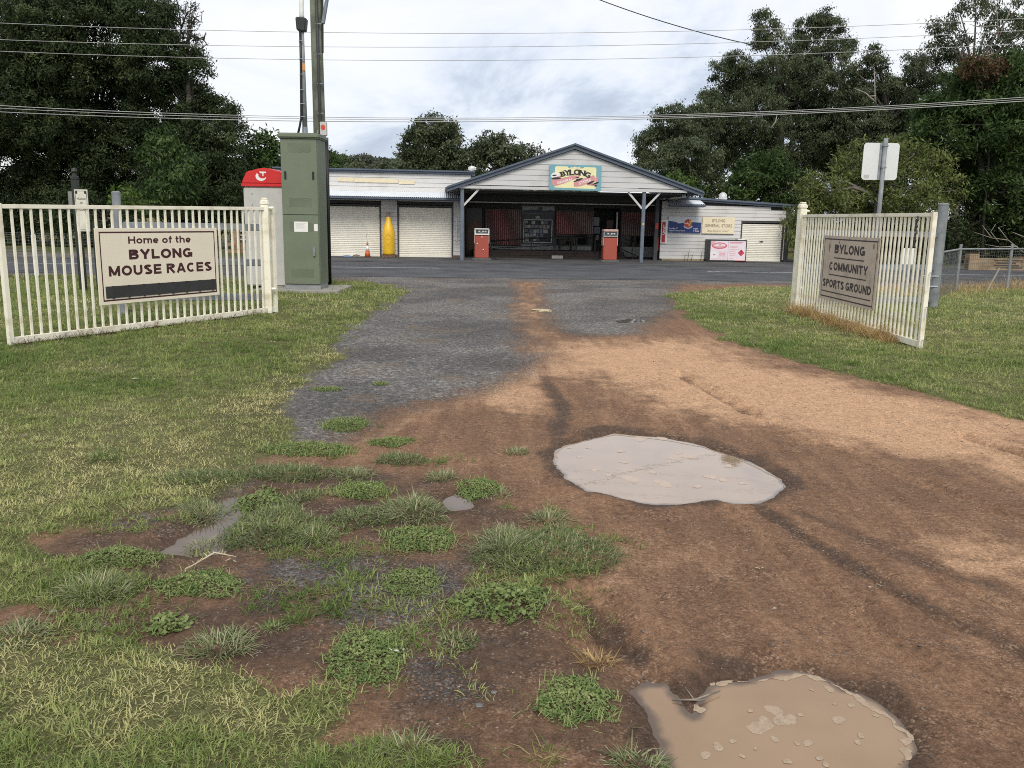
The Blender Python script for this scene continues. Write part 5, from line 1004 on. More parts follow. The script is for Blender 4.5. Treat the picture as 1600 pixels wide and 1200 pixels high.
gL, LL, aL = gate((-6.04, 10.1), (-3.94, 14.13), 'open cream barred gate at left carrying the mouse races board', 35, 1.662, 1.715, None)
gR, LR_, aR = gate((5.33, 16.07), (5.40, 11.17), 'open cream barred gate at right carrying the sports ground board', 37, 1.765, 1.765, None)
b = MB()
for k in range(9): zz = 1.72-k*0.045; b.tube([(4.52+0.02*math.sin(k*2), -0.045, zz), (4.55+0.02*math.cos(k*3), -0.055, zz-0.05)], 0.012, 6)
b.build('chain', mat('dark_chain', (0.05, 0.05, 0.05), 0.5, 0.5), gR)
for z in (1.0, 0.55, 0.12): MB().tube([(LR_+0.03, 0, z), (LR_+0.07, 0, z), (LR_+0.07, 0, z-0.12)], 0.008, 6).build('hinge', GALV, gR)
def cpost(px, py, x, y, h, label, w=0.11):
    p = empty('gate_post', (x, y, 0), R(10), label, 'post', 'cream gate posts')
    MB().box(-w/2, w/2, -w/2, w/2, 0, h-0.12).build('body', CREAM, p, 0.006); MB().box(-w/2-0.008, w/2+0.008, -w/2-0.008, w/2+0.008, h-0.12, h-0.03).build('cap', CREAM, p, 0.02, seg=3); MB().box(-w/2+0.012, w/2-0.012, -w/2+0.012, w/2-0.012, h-0.03, h).build('finial', CREAM, p, 0.012)
    MB().tube([(w/2, 0, h-0.16), (w/2+0.07, 0, h-0.16)], 0.022, 8).build('hinge_pin', CREAM, p); MB().tube([(w/2, 0, 0.4), (w/2+0.07, 0, 0.4)], 0.022, 8).build('hinge_pin', CREAM, p)
cpost(0, 0, -4.03, 13.98, 1.86, 'square cream post with cap at the far end of the left gate', 0.12); cpost(0, 0, 5.36, 16.22, 1.99, 'square cream post with cap at the far end of the right gate', 0.13)
def gpost(x, y, h, r, label):
    p = empty('steel_post', (x, y, 0), 0, label, 'post', 'grey galvanised fence posts'); MB().tube([(0, 0, 0), (0, 0, h)], r, 20).build('pipe', GALVP, p, smooth=False); MB().lathe([(r+0.004, h-0.03), (r+0.004, h), (r*0.6, h+0.012), (0, h+0.012)], 20).build('cap', GALVP, p)
    return p
gpost(-6.22, 13.56, 1.90, 0.065, 'thick grey pipe post rising behind the mouse races board'); pr = gpost(8.40, 17.07, 2.03, 0.095, 'thick grey pipe post standing right of the right gate')
for z in (0.62, 0.42): MB().tube([(-0.3, -0.05, z), (0, -0.1, z), (0.1, 0, z)], 0.012, 6).build('strap', GALV, pr)
def rails(A, B, zs, label, h=0.11):
    A = np.array(A); B = np.array(B); L_ = np.linalg.norm(B-A); r_ = empty('rail_fence', (A[0], A[1], 0), math.atan2(B[1]-A[1], B[0]-A[0]), label, 'fence', 'three rail steel fence wings')
    for z in zs: MB().box(0.05, L_-0.04, -0.03, 0.03, z-h/2, z+h/2).build('rail', GALV, r_, 0.012)
rails((-6.2, 13.56), (-4.05, 13.95), (1.39, 0.825, 0.265), 'three grey steel rails between pipe post and cream post behind the left gate'); rails((5.42, 16.2), (8.36, 17.07), (1.43, 0.79, 0.15), 'three grey steel rails between cream post and pipe post behind the right gate')

# boards on the gates
def gate_board(A, ang, u0, u1, z0, z1, label, face, m, bord):
    c, s = math.cos(ang), math.sin(ang); um = (u0+u1)/2; nrm = np.array([s, -c]) ; p = np.array(A)+np.array([c, s])*um+nrm*0.03
    g = empty('board_sign', (p[0], p[1], z0), ang, label, 'sign'); w_, h = u1-u0, z1-z0
    MB().box(-w_/2, w_/2, -0.018, 0.0, 0, h).build('board', m, g, 0.003)
    t = 0.02; i = 0.055
    for x0, x1, a, b_ in ((-w_/2+i, w_/2-i, h-i-t+0.01, h-i+0.01), (-w_/2+i, w_/2-i, i-0.01, i+t-0.01), (-w_/2+i, -w_/2+i+t*0.8, i+t-0.01, h-i-t+0.01), (w_/2-i-t*0.8, w_/2-i, i+t-0.01, h-i-t+0.01)): shape('border', [(x0, a), (x1, a), (x1, b_), (x0, b_)], -0.0192, bord, g)
    return g, um
BCREAM = mat('board_cream', (0.82, 0.74, 0.59), 0.4, var=0.03, scale=2)
g, um = gate_board((-6.04, 10.1), aL, 1.225, 3.285, 0.383, 1.385, 'cream board reading Home of the BYLONG MOUSE RACES wired to the left gate', None, BCREAM, MAROON)
z0 = 0.383
block('lettering', 'Home of the', 2.25-um, 1.178-z0, 1.275-z0, MAROON, g, 1.06, t=0.20); block('lettering', 'BYLONG', 2.258-um, 0.967-z0, 1.10-z0, MAROON, g, 1.08, t=0.25); block('lettering', 'MOUSE RACES', 2.27-um, 0.755-z0, 0.89-z0, MAROON, g, 1.76, t=0.235, gap=0.16, space=0.42)
MB().box(1.325-um, 3.215-um, -0.026, -0.018, 0.468-z0, 0.625-z0).build('slat', mat('blank_black', (0.035, 0.035, 0.036), 0.5), g)
for k in range(8): x = 1.42-um+k*0.245; MB().box(x, x+0.03, -0.03, -0.018, 0.618-z0, 0.628-z0).box(x, x+0.03, -0.03, -0.018, 0.458-z0, 0.466-z0).build('clip', CHAR, g)
BTAUPE = mat('board_taupe', (0.52, 0.435, 0.35), 0.6, var=0.1, scale=3, dirt=(0.38, 0.315, 0.24))
g, um = gate_board((5.33, 16.07), aR, 1.27, 3.465, 0.345, 1.41, 'weathered taupe board reading BYLONG COMMUNITY SPORTS GROUND on the right gate', None, BTAUPE, CHAR)
z0 = 0.345
for s, cxx, wd_, a, b_ in (('BYLONG', 2.385, 1.20, 1.128, 1.272), ('COMMUNITY', 2.38, 1.53, 0.848, 0.982), ('SPORTS GROUND', 2.355, 1.94, 0.560, 0.692)): block('lettering', s, cxx-um, a-z0, b_-z0, CHAR, g, wd_, t=0.235)
for x0, x1, z in ((1.78, 2.98, 1.054), (1.616, 3.113, 0.772), (1.344, 3.331, 0.484)): shape('rule', [(x0-um, z-z0-0.009), (x1-um, z-z0-0.009), (x1-um, z-z0+0.009), (x0-um, z-z0+0.009)], -0.0194, CHAR, g)
for x, z, rx, rz in ((1.55, 1.22, .05, .09), (3.28, 1.28, .04, .06), (3.42, 1.15, .03, .07), (1.9, 1.22, .05, .06), (2.9, 1.06, .03, .02), (2.42, 1.06, .02, .025), (1.95, 1.31, .03, .03)): shape('rust_stain', [(x-um+dx_*random.uniform(.6, 1.2), z-z0+dz_*random.uniform(.6, 1.2)) for dx_, dz_ in ell(0, 0, rx*.8, rz*.8, 12)], -0.01925, mat('rust', (0.27, 0.19, 0.13), 0.9, var=0.2, scale=20), g)
for cx_, cz_ in ((1.31, 1.37), (3.42, 1.37), (1.31, .385), (3.42, .385), (2.37, 1.38)): MB().lathe([(0, 0), (0.012, 0), (0.012, 0.006), (0, 0.006)], 8).build('bolt', GALV, g).matrix_local = Matrix.Translation((cx_-um, -0.018, cz_-z0)) @ Matrix.Rotation(R(90), 4, 'X')

# ================================================================ cabinets, mast, pole
CGREEN = mat('cabinet_green', (0.155, 0.185, 0.125), 0.45, var=0.06, scale=2); CGD = mat('cabinet_slot', (0.06, 0.075, 0.045), 0.7)
slab = MB().box(-5.45, -3.66, 17.75, 19.4, -0.02, 0.05).build('slab', CONC, None, 0.01); tag(slab, 'concrete pad under the green cabinet and payphone', kind='structure')
cb = empty('equipment_cabinet', (-4.48, 18.13, 0.05), R(-1), 'tall green two tier equipment cabinet with antenna mast on top', 'cabinet')
W2 = 0.385
MB().box(-W2+0.01, W2-0.01, 0.02, 0.70, 0.0, 0.10).build('plinth', mat('plinth_grey', (0.26, 0.28, 0.28), 0.7), cb)
bd = MB().box(-W2, W2, 0.012, 0.72, 0.10, 3.09).build('body', CGREEN, cb, 0.008)
for z0, z1 in ((0.11, 1.545), (1.555, 3.08)): MB().box(-W2+0.012, W2-0.012, -0.014, 0.012, z0, z1).build('door', CGREEN, cb, 0.006)
MB().hexa([(-W2-.05, -.07, 3.09), (W2+.05, -.07, 3.09), (W2+.05, .78, 3.09), (-W2-.05, .78, 3.09), (-W2-.05, -.07, 3.20), (W2+.05, -.07, 3.20), (W2+.05, .78, 3.20), (-W2-.05, .78, 3.20)]).build('roof', CGREEN, cb, 0.03, seg=3)
for xc, zc in ((0.0, 2.90), (0.0, 1.80), (0.0, 1.30), (0.0, 0.34)):
    b = MB()
    for r_ in range(9):
        for c_ in range(20): x = xc-0.23+c_*0.0242+(0.012 if r_ % 2 else 0); b.box(x, x+0.011, -0.0155, -0.0142, zc-0.09+r_*0.021, zc-0.09+r_*0.021+0.009)
    o = b.build('louvre', CGD, cb); o['kind'] = 'stuff'
for x in (-0.29, 0.29): MB().box(x-0.02, x+0.02, -0.035, -0.014, 2.27, 2.43).build('handle', BLACK, cb, 0.006)
MB().box(0.24, 0.30, -0.04, -0.014, 0.70, 0.90).build('handle', GALV, cb, 0.01); MB().box(0.25, 0.29, -0.055, -0.04, 0.70, 0.78).build('padlock', mat('padlock', (0.35, 0.34, 0.3), 0.4, 0.6), cb)
MB().box(-0.14, 0.15, -0.017, -0.0145, 1.20, 1.41).build('paper_notice', PAPER, cb); MB().box(0.28, 0.355, -0.017, -0.0145, 1.22, 1.365).build('paper_notice', PAPER, cb)
for k in range(6): shape('print_line', [(-0.11, 1.37-k*0.022), (0.11-0.03*(k % 3), 1.37-k*0.022), (0.11-0.03*(k % 3), 1.376-k*0.022), (-0.11, 1.376-k*0.022)], -0.0175, flat('print_grey', (0.45, 0.45, 0.45)), cb)
for x in (-0.40, 0.40): MB().tube([(x, 0.0, 3.2), (x-.012, 0, 3.23), (x, 0, 3.255), (x+.012, 0, 3.23), (x, 0, 3.2)], 0.006, 6).build('lifting_eye', GALV, cb)
mast = empty('antenna_mast', (-4.44, 18.55, 3.25), 0, 'slim grey mast with black cable and white antenna rising from the green cabinet', 'mast')
MB().tube([(0, 0, 0.03), (0, 0, 2.25)], [0.055, 0.036], 14).build('pole', GALVP, mast, smooth=True); MB().lathe([(0.11, 0), (0.11, 0.02), (0.06, 0.05), (0.056, 0.16), (0, 0.16)], 14).build('base', GALV, mast)
MB().tube([(-0.14, -0.05, 0.0), (-0.10, -0.06, 0.14), (-0.055, -0.065, 0.33), (-0.045, -0.06, 0.8), (-0.035, -0.05, 1.4), (-0.03, -0.05, 2.05)], 0.024, 8).build('cable', BLACK, mast, smooth=True)
MB().hexa([(-.10, -.09, 2.06), (.08, -.09, 2.04), (.08, .09, 2.04), (-.10, .09, 2.06), (-.115, -.1, 2.32), (.11, -.1, 2.30), (.11, .1, 2.30), (-.115, .1, 2.32)]).build('bracket', mat('mast_bracket', (0.025, 0.025, 0.028), 0.5), mast, 0.02)
MB().tube([(0, 0, 2.30), (0, 0, 2.36), (0, 0, 4.6)], [0.055, 0.05, 0.047], 14).build('antenna', mat('antenna_white', (0.72, 0.73, 0.70), 0.4), mast, smooth=True)
for z in (0.36, 0.62, 0.9, 1.2, 1.5, 1.85): MB().tube([(-0.06, -0.085, z), (0.03, -0.085, z)], 0.008, 6).build('cable_tie', GALV, mast)
MB().box(-0.005, 0.045, -0.052, -0.04, 1.28, 1.42).build('sticker', flat('orange_sticker', (0.6, 0.28, 0.08)), mast)
pole = empty('power_pole', (-4.385, 19.75, 0), 0, 'greenish timber power pole behind the cabinet', 'pole')
PT = mat('treated_timber', (0.18, 0.20, 0.14), 0.85, var=0.3, scale=3, bump=0.5, bscale=25); MB().tube([(0, 0, 0), (-0.02, 0, 4), (-0.05, 0, 10)], [0.15, 0.132, 0.115], 18).build('trunk', PT, pole, smooth=True)
MB().tube([(0.06, -0.15, 0.0), (0.035, -0.15, 4), (0.0, -0.14, 8)], 0.035, 8).build('conduit', mat('dark_conduit', (0.035, 0.037, 0.037), 0.6), pole, smooth=True); MB().tube([(0.145, -0.06, 0.05), (0.145, -0.06, 3.3)], 0.045, 8).build('conduit', BLACK, pole, smooth=True)
for k in range(14): MB().box(-0.005, 0.12, -0.175, -0.14, 0.7+k*0.62, 0.72+k*0.62).build('strap', GALV, pole)
bx = MB().box(0.05, 0.19, -0.26, -0.14, 3.33, 3.62).build('meter_box', flat('box_grey', (0.55, 0.55, 0.52)), pole, 0.008); shape('print', [(0.12+0.05*math.cos(a), 3.50+0.06*math.sin(a)) for a in np.linspace(0, 6.28, 20)[:-1]], -0.2615, flat('warn_red', (0.62, 0.07, 0.03)), bx)
MB().bar((0.13, -0.05, 5.7), (0.42, -0.05, 7.2), 0.06, 0.10).build('stay', mat('stay_blue_grey', (0.20, 0.23, 0.27), 0.5), pole); MB().bar((0.10, -0.03, 5.1), (0.16, -0.03, 8), 0.04, 0.05).build('bracket', BLACK, pole)
ph = empty('payphone_cabinet', (-5.42, 18.75, 0.05), R(-1), 'pale grey payphone cabinet with red hood and white emblem', 'phone cabinet')
PG = mat('phone_grey', (0.50, 0.49, 0.46), 0.5, var=0.05); PR = mat('phone_red', (0.60, 0.022, 0.02), 0.35, var=0.05)
MB().box(-0.44, 0.45, 0, 0.8, 0.0, 2.13).build('body', PG, ph, 0.03, seg=3)
MB().box(-0.47, 0.48, -0.03, 0.83, 2.13, 2.19).build('rim', PR, ph, 0.01)
pf = [(-0.46, 2.19), (-0.44, 2.26), (-0.36, 2.42), (-0.33, 2.45), (-0.22, 2.465), (-0.12, 2.50), (0.0, 2.52), (0.13, 2.515), (0.26, 2.48), (0.36, 2.46), (0.40, 2.43), (0.46, 2.26), (0.47, 2.19)]
MB().prism(pf, -0.02, 0.82).build('hood', PR, ph, 0.02, seg=3)
# white emblem: T with a sweeping crescent
em = [(-0.07, 2.455), (0.07, 2.455), (0.085, 2.425), (0.025, 2.42), (0.02, 2.36), (0.0, 2.36), (-0.005, 2.42), (-0.05, 2.42)]
shape('emblem', [(x-0.0, z-0.01) for x, z in em], -0.0225, CW, ph)
cr = [(-0.035+0.115*math.cos(a), 2.345+0.095*math.sin(a)) for a in np.linspace(R(140), R(345), 16)]+[(-0.005+0.085*math.cos(a), 2.365+0.065*math.sin(a)) for a in np.linspace(R(330), R(160), 14)]
shape('emblem', cr, -0.0222, CW, ph)
for z in (1.98, 1.75, 1.4): MB().tube([(-0.25, -0.012, z), (-0.25, 0.0, z)], 0.012, 6).build('bolt', GALV, ph)

# road sign on pole seen from behind, right
rs = empty('road_sign', (8.78, 20.98, 0), R(-2), 'back of a white rectangular road sign on a steel pole', 'road sign')
MB().tube([(0, 0, 0), (0, 0, 3.62)], 0.05, 14).build('pole', GALVP, rs, smooth=True)
rp_ = [(x, z) for cx_, cz_, a0 in ((0.28, 3.44, 0), (-0.40, 3.44, 90), (-0.40, 2.74, 180), (0.28, 2.74, 270)) for x, z in [(cx_+0.08*math.cos(R(a0+k*18)), cz_+0.08*math.sin(R(a0+k*18))) for k in range(6)]]
MB().prism(rp_, 0.055, 0.06).build('plate', mat('sign_back', (0.70, 0.71, 0.70), 0.45, 0.2, 0.03), rs)
for z in (3.45, 2.95): MB().box(-0.06, 0.06, -0.06, 0.056, z-0.02, z+0.02).build('clamp', GALV, rs, 0.01)
MB().box(-0.10, -0.055, 0.03, 0.054, 2.66, 3.52).build('rib', GALV, rs); MB().box(-0.42, -0.30, 0.050, 0.0545, 2.70, 2.78).build('sticker', flat('print_grey', (0.45, 0.45, 0.45)), rs)
# village sign, left
vg = empty('village_sign', (-8.66, 17.32, 0), R(6), 'cream VILLAGE OF BYLONG plaque on dark posts behind the left gate', 'sign')
DP = mat('dark_green_post', (0.02, 0.026, 0.022), 0.5)
MB().box(-0.16, -0.04, 0.0, 0.12, 0, 2.22).build('post', DP, vg, 0.01); MB().lathe([(0.075, 2.22), (0.075, 2.27), (0.04, 2.29), (0.035, 2.33), (0.06, 2.37), (0.04, 2.43), (0, 2.44)], 14, (-0.1, 0.06, 0)).build('finial', DP, vg); MB().box(0.17, 0.28, 0.02, 0.12, 0, 1.4).build('post', DP, vg, 0.01)
pl = MB().box(-0.10, 0.15, -0.03, -0.003, 1.20, 2.02).build('plaque', mat('plaque_cream', (0.68, 0.66, 0.56), 0.5), vg, 0.003)
for x0, x1, z0, z1 in ((-.085, .135, 1.985, 1.995), (-.085, .135, 1.225, 1.235), (-.085, -.077, 1.235, 1.985), (.127, .135, 1.235, 1.985)): shape('border', [(x0, z0), (x1, z0), (x1, z1), (x0, z1)], -0.0312, DP, pl)
for x, z in ((-.06, 1.96), (.11, 1.96), (-.06, 1.26), (.11, 1.26)): shape('scroll', ell(x, z, .022, .03, 12), -0.0314, DP, pl)
text('lettering', 'VILLAGE', 0.025, 1.82, 1.86, CHAR, pl, -0.0315, 0.17, 0.02); text('lettering', 'OF', 0.025, 1.74, 1.775, CHAR, pl, -0.0315, 0.05, 0.02); text('lettering', 'BYLONG', 0.025, 1.60, 1.65, CHAR, pl, -0.0315, 0.17, 0.02)
MB().box(-0.24, -0.165, 0.02, 0.3, 1.68, 1.98).build('side_plaque', mat('plaque_back', (0.22, 0.22, 0.2), 0.6), vg)
bo = empty('guide_post', (-11.72, 21.0, 0), 0, 'white roadside guide post seen through the left gate', 'guide post'); MB().box(-0.055, 0.055, -0.02, 0.02, 0, 1.02).build('post', WHITE, bo, 0.01); MB().box(-0.02, 0.02, -0.026, -0.02, 0.85, 0.95).build('reflector', flat('warn_red', (0.62, 0.07, 0.03)), bo)

# wire mesh fences
WIRE = mat('fence_wire', (0.16, 0.17, 0.17), 0.6, 0.3)
def mesh_fence(pts, h, label, dx_, rows, postr, top=True, wr=0.0027):
    f = empty('wire_fence', (0, 0, 0), 0, label, 'fence', 'wire mesh fences'); b = MB(); pts = [np.array(p, float) for p in pts]
    for a, c in zip(pts[:-1], pts[1:]):
        L_ = np.linalg.norm(c-a); n = int(L_/dx_)
        for k in range(n+1):
            p = a+(c-a)*k/n; sg_ = random.uniform(-.01, .01); b.tube([(p[0], p[1], 0.05), (p[0]+sg_, p[1], h)], wr, 3, False)
        for z in rows: b.tube([(*(a+(c-a)*t/4), z-0.012*math.sin(math.pi*t/4)) for t in range(5)], wr*1.15, 4, False)
    o = b.build('wire', WIRE, f); o['kind'] = 'stuff'
    for p in pts: MB().tube([(p[0], p[1], 0), (p[0]+random.uniform(-.02, .02), p[1], h+0.12)], postr, 8).build('post', GALVP, f)
    if top:
        for a, c in zip(pts[:-1], pts[1:]): MB().tube([(a[0], a[1], h), (c[0], c[1], h)], 0.022, 8).build('top_rail', GALVP, f)
mesh_fence([(-19, 22.6), (-16, 22.1), (-13, 21.5), (-10.2, 20.9), (-7.4, 20.2), (-5.95, 19.7)], 1.06, 'sagging wire mesh fence along the road behind the left gate', 0.10, [0.1, 0.25, 0.4, 0.55, 0.68, 0.8, 0.88, 0.95, 1.0, 1.05], 0.025, False)
mesh_fence([(8.6, 17.6), (10.98, 21.24), (12.94, 22.44), (15.6, 24.1), (18.5, 25.8)], 1.05, 'wire mesh fence with pipe top rail beyond the right gate', 0.085, [0.1, 0.28, 0.45, 0.58, 0.7, 0.8, 0.9, 0.98], 0.035, True)
gp = MB().box(-0.03, 0.03, -0.02, 0.02, 0, 1.15).build('star_post', mat('dark_green_steel', (0.02, 0.055, 0.03), 0.5), None); gp.location = (-5.75, 16.6, 0); tag(gp, 'dark green steel fence post behind the rails of the left gate', 'post')
np_ = MB().box(-0.14, 0.14, -0.01, 0.01, 0.74, 1.1).build('notice_plate', WHITE, None, 0.003); p = at(1418, 404, 19.3); np_.location = (p[0], p[1], 0); MB().tube([(0, 0.02, 0), (0, 0.02, 1.0)], 0.02, 6).build('stake', GALV, np_); tag(np_, 'small white plate on a stake seen through the right gate', 'plate')
tp = empty('white_board', (15.22, 25.2, 0), R(-10), 'white board on two thin steel posts at the right edge of the view', 'sign'); MB().tube([(-0.2, 0, 0), (-0.2, 0, 1.66)], 0.03, 8).build('post', GALVP, tp); MB().tube([(0.02, 0.05, 0), (0.02, 0.05, 2.4)], 0.035, 8).build('post', GALVP, tp); MB().tube([(1.0, 0.05, 0), (1.0, 0.05, 2.4)], 0.035, 8).build('post', GALVP, tp); MB().box(-0.04, 1.1, -0.03, 0.01, 0.98, 2.0).build('panel', WHITE, tp, 0.004)
lean = MB().tube([(0, 0, 0), (0.32, 0.1, 0.62)], 0.02, 6).build('leaning_stake', mat('grey_timber', (0.30, 0.27, 0.22), 0.9), None); q_ = G(1540, 459); lean.location = tuple(q_); tag(lean, 'thin timber stake leaning against the right wire fence', 'stake')

# buildings beyond
SAND = mat('sandstone', (0.33, 0.24, 0.145), 0.9, var=0.2, scale=3, bump=0.3)
lw_ = empty('low_wall', (18.0, 32.4, 0), R(8), 'low tan block wall with square piers across the road at right', 'wall')
for r_ in range(3):
    x = -1.05-(0.2 if r_ % 2 else 0)
    while x < 5:
        bxm = MB().box(max(x, -1.05), x+0.39, -0.1+random.uniform(-.006, .006), 0.1, r_*0.15+0.004, r_*0.15+0.146).build('block', SAND, lw_); x += 0.4
for x in (-0.85, 1.75, 4.4): MB().box(x-0.2, x+0.2, -0.15, 0.15, 0, 0.60).build('pier', SAND, lw_, 0.01)
for k in range(4): MB().box(0.1-0.1*(k % 2), 1.2-0.15*(k % 3), -0.115, -0.108, 0.08+k*0.09, 0.12+k*0.09).build('dark_mark', mat('dark_mark_tone', (0.07, 0.06, 0.045), 0.9), lw_)  # thin dark strips on the face of the blocks
hs_ = empty('low_wall', (-11.55, 35.6, 0), R(5), 'low tan brick wall with one pier and white rails glimpsed between the left gate bars', 'wall')
TB = mat('tan_brick', (0.36, 0.235, 0.13), 0.85, var=0.25, scale=5); pbm = MB().box(0, 0.268, 0, 0.12, 0, 0.136).mesh('brick'); pbm.materials.append(TB)
for r_ in range(3):
    for k in range(9): o = bpy.data.objects.new('brick', pbm); col.objects.link(o); o.parent = hs_; o.location = (-0.3+k*0.28+(0.14 if r_ % 2 else 0), random.uniform(-.006, .006), r_*0.145)
MB().box(-0.12, 0.22, -0.06, 0.2, 0, 1.15).build('pier', TB, hs_, 0.01); MB().box(0.3, 2.2, 0.13, 0.2, 0, 1.2).build('screen', mat('dark_steel', (0.03, 0.032, 0.034)), hs_)
for z in (0.55, 0.72, 0.89): MB().box(0.22, 2.2, 0.02, 0.06, z, z+0.035).build('rail', WHITE, hs_)

# ================================================================ overhead wires
WG_ = mat('wire_aluminium', (0.42, 0.42, 0.41), 0.6, 0.0, 0.05); WB = mat('wire_black', (0.03, 0.03, 0.032), 0.6)
def wire(px, y, rad, label, m=WG_, ext=True):
    P = np.array([at(a, b_, y) for a, b_ in px]); cz = np.polyfit(P[:, 0], P[:, 2], 2)
    X = np.linspace(-40, 45, 60) if ext else np.linspace(P[0, 0]-6, P[-1, 0], 24)
    o = MB().tube([(x, y, float(np.polyval(cz, x))) for x in X], rad, 5).build('overhead_wire', m, None, smooth=True); tag(o, label, 'wire', 'overhead wires crossing above the road')
wire([(0, 36), (800, 52), (1600, 29)], 26, 0.0075, 'topmost long wire across the sky'); wire([(0, 62), (800, 73), (1600, 48)], 26, 0.0075, 'second long wire from the top across the sky'); wire([(0, 80), (800, 94), (1600, 68)], 26, 0.0075, 'third long wire from the top across the sky')
wire([(0, 165), (500, 183), (800, 184), (1600, 152)], 25.0, 0.009, 'upper strand of the low wire bundle above the store'); wire([(0, 169), (500, 186), (800, 186.5), (1600, 155)], 25.1, 0.008, 'middle strand of the low wire bundle above the store'); wire([(0, 175), (500, 189), (800, 190), (1600, 158)], 25.2, 0.011, 'lowest strand of the low wire bundle above the store')
wire([(930, -3), (1050, 38), (1176, 70)], 40, 0.022, 'dark service cable sloping down into the right gum trees', WB, False)

# ================================================================ trees
BARK = mat('grey_bark', (0.16, 0.14, 0.12), 0.9, var=0.3, scale=4, bump=0.4); BARKP = mat('pale_bark', (0.30, 0.265, 0.22), 0.8, var=0.25, scale=3)
LDARK = leafmat('leaf_dark', (0.0274, 0.0427, 0.0182), (0.0480, 0.0712, 0.0296), (0.0942, 0.1210, 0.0493), 0.55, 0.22)
LGUM = leafmat('leaf_gum', (0.0512, 0.0684, 0.0355), (0.0911, 0.1160, 0.0599), (0.1778, 0.2009, 0.1139), 0.5, 0.25)
LGREEN = leafmat('leaf_green', (0.0337, 0.0619, 0.0201), (0.0606, 0.1009, 0.0310), (0.1177, 0.1615, 0.0541), 0.5, 0.3)
LPALE = leafmat('leaf_pale', (0.080, 0.105, 0.032), (0.150, 0.178, 0.058), (0.27, 0.29, 0.11), 0.6, 0.3)
LBRIGHT = leafmat('leaf_bright', (0.05, 0.095, 0.02), (0.09, 0.15, 0.035), (0.17, 0.23, 0.07), 0.55, 0.35)
LRUST = leafmat('leaf_rust', (0.06, 0.040, 0.022), (0.12, 0.080, 0.042), (0.22, 0.15, 0.085), 0.7, 0.2)
LGREY = leafmat('leaf_grey', (0.0540, 0.0660, 0.0480), (0.0840, 0.0984, 0.0696), (0.1200, 0.1320, 0.0960), 0.6, 0.2)
BARKD = mat('dark_bark', (0.045, 0.038, 0.032), 0.9, var=0.3, scale=4)
def tree(name, label, cat, lobes, y, m, leaf=(0.17, 0.062), dens=2.4, droop=0.4, bark=BARK, trunk=0.22, base=None, group=None, clump=0.33, ysp=0.5, twigs=0, sparse=0.0):
    P = []
    for i, (px, py, r) in enumerate(lobes):
        d = y+(rng.uniform(-ysp, ysp) if len(lobes) > 1 else 0)*r*y/F_PX*1.6; P.append((*at(px, py, d), r*d/F_PX))
    P = np.array(P); cxy = P[:, :2].mean(0)
    bx_, by_ = (cxy if base is None else at(base, 395, y)[:2])
    root = empty(name, (bx_, by_, 0), 0, label, cat, group)
    Cs, Ns, T_ = [], [], []
    for cx_, cy_, cz_, r in P:
        area = 4*math.pi*r*r; nl = int(dens*area/(leaf[0]*leaf[1]*0.5)*0.55); nc = max(8, int(area*1.1/(clump**2*3.0))); 
        u = unit(nc); rad = r*(0.55+0.55*rng.uniform(0, 1, nc)**0.6); cc = np.array([cx_, cy_, cz_])+u*rad[:, None]*np.array([1, 1, 0.9]); 
        ct = rng.normal(0.42, 0.20, nc); w_ = rng.uniform(0.3, 1.4, nc)**1.5; pick = rng.choice(nc, nl, p=w_/w_.sum())
        off = rng.normal(0, 1, (nl, 3))*clump*np.array([0.55, 0.55, 0.40])*(0.6+0.6*rng.uniform(0, 1, (nl, 1))); off[:, 2] -= droop*0.25*np.linalg.norm(off[:, :2], axis=1)
        p = cc[pick]+off; p[:, 2] = np.maximum(p[:, 2], 0.05); Cs.append(p); Ns.append(u[pick]*0.6+unit(nl)*0.8+np.array([0, 0, 0.55])); T_.append(np.clip(ct[pick]+rng.normal(0, 0.09, nl), 0, 1))
    Cs, Ns, T_ = np.vstack(Cs), np.vstack(Ns), np.concatenate(T_); n = len(Cs); a = unit(n)*0.9; a[:, 2] -= droop
    V, T, t = leafquads(Cs-[bx_, by_, 0], a, Ns, leaf[0]*rng.uniform(0.6, 1.3, n), leaf[1]*rng.uniform(0.6, 1.3, n), T_)
    o = link('crown', trimesh('crown', V, T, t), m, root)
    zt = P[:, 2].max(); b = MB(); zf = max(0.4, np.percentile(P[:, 2], 25)*0.55); fork = np.array([rng.uniform(-.2, .2), 0, zf])
    mid = np.array([cxy[0]-bx_, cxy[1]-by_, (zf+np.percentile(P[:, 2], 80))/2])
    b.tube([(0, 0, -0.1), fork*np.array([.6, 1, .5]), fork, (fork+mid)/2+[0.1, 0, 0], mid], [trunk*1.25, trunk, trunk*.85, trunk*.65, trunk*.4], 8)
    for cx_, cy_, cz_, r in P:
        e = np.array([cx_-bx_, cy_-by_, cz_]); s0 = fork if e[2] < mid[2] else mid; h = (s0+e)/2+np.array([0, 0, 0.12*np.linalg.norm(e-s0)])*(1 if e[2] > s0[2] else -.3)
        lr = min(trunk*.36, 0.05+0.045*r); b.tube([s0, h, e], [lr, lr*.7, lr*.3], 6)
        for k in range(3+twigs):
            v = unit(1)[0]; v[2] = abs(v[2])*.8; b.tube([e, e+v*r*0.5, e+v*r*(0.9+(0.35 if k >= 3 else 0))+np.array([0, 0, .1*r])], [lr*.32, lr*.2, lr*.07], 4)
    b.build('trunk', bark, root, smooth=True)
    return root
GL = 'dark trees across the road at left'; GR = 'trees behind the store at right'
tree('she_oak_tree', 'dark tree filling the left border of the view behind the gate', 'tree', [(20, 60, 80), (-40, 150, 90), (60, 170, 75), (0, 260, 80), (70, 30, 60), (90, 100, 60), (55, 310, 60), (-30, 20, 70)], 41, LDARK, dens=2.8, bark=BARKD, group=GL)
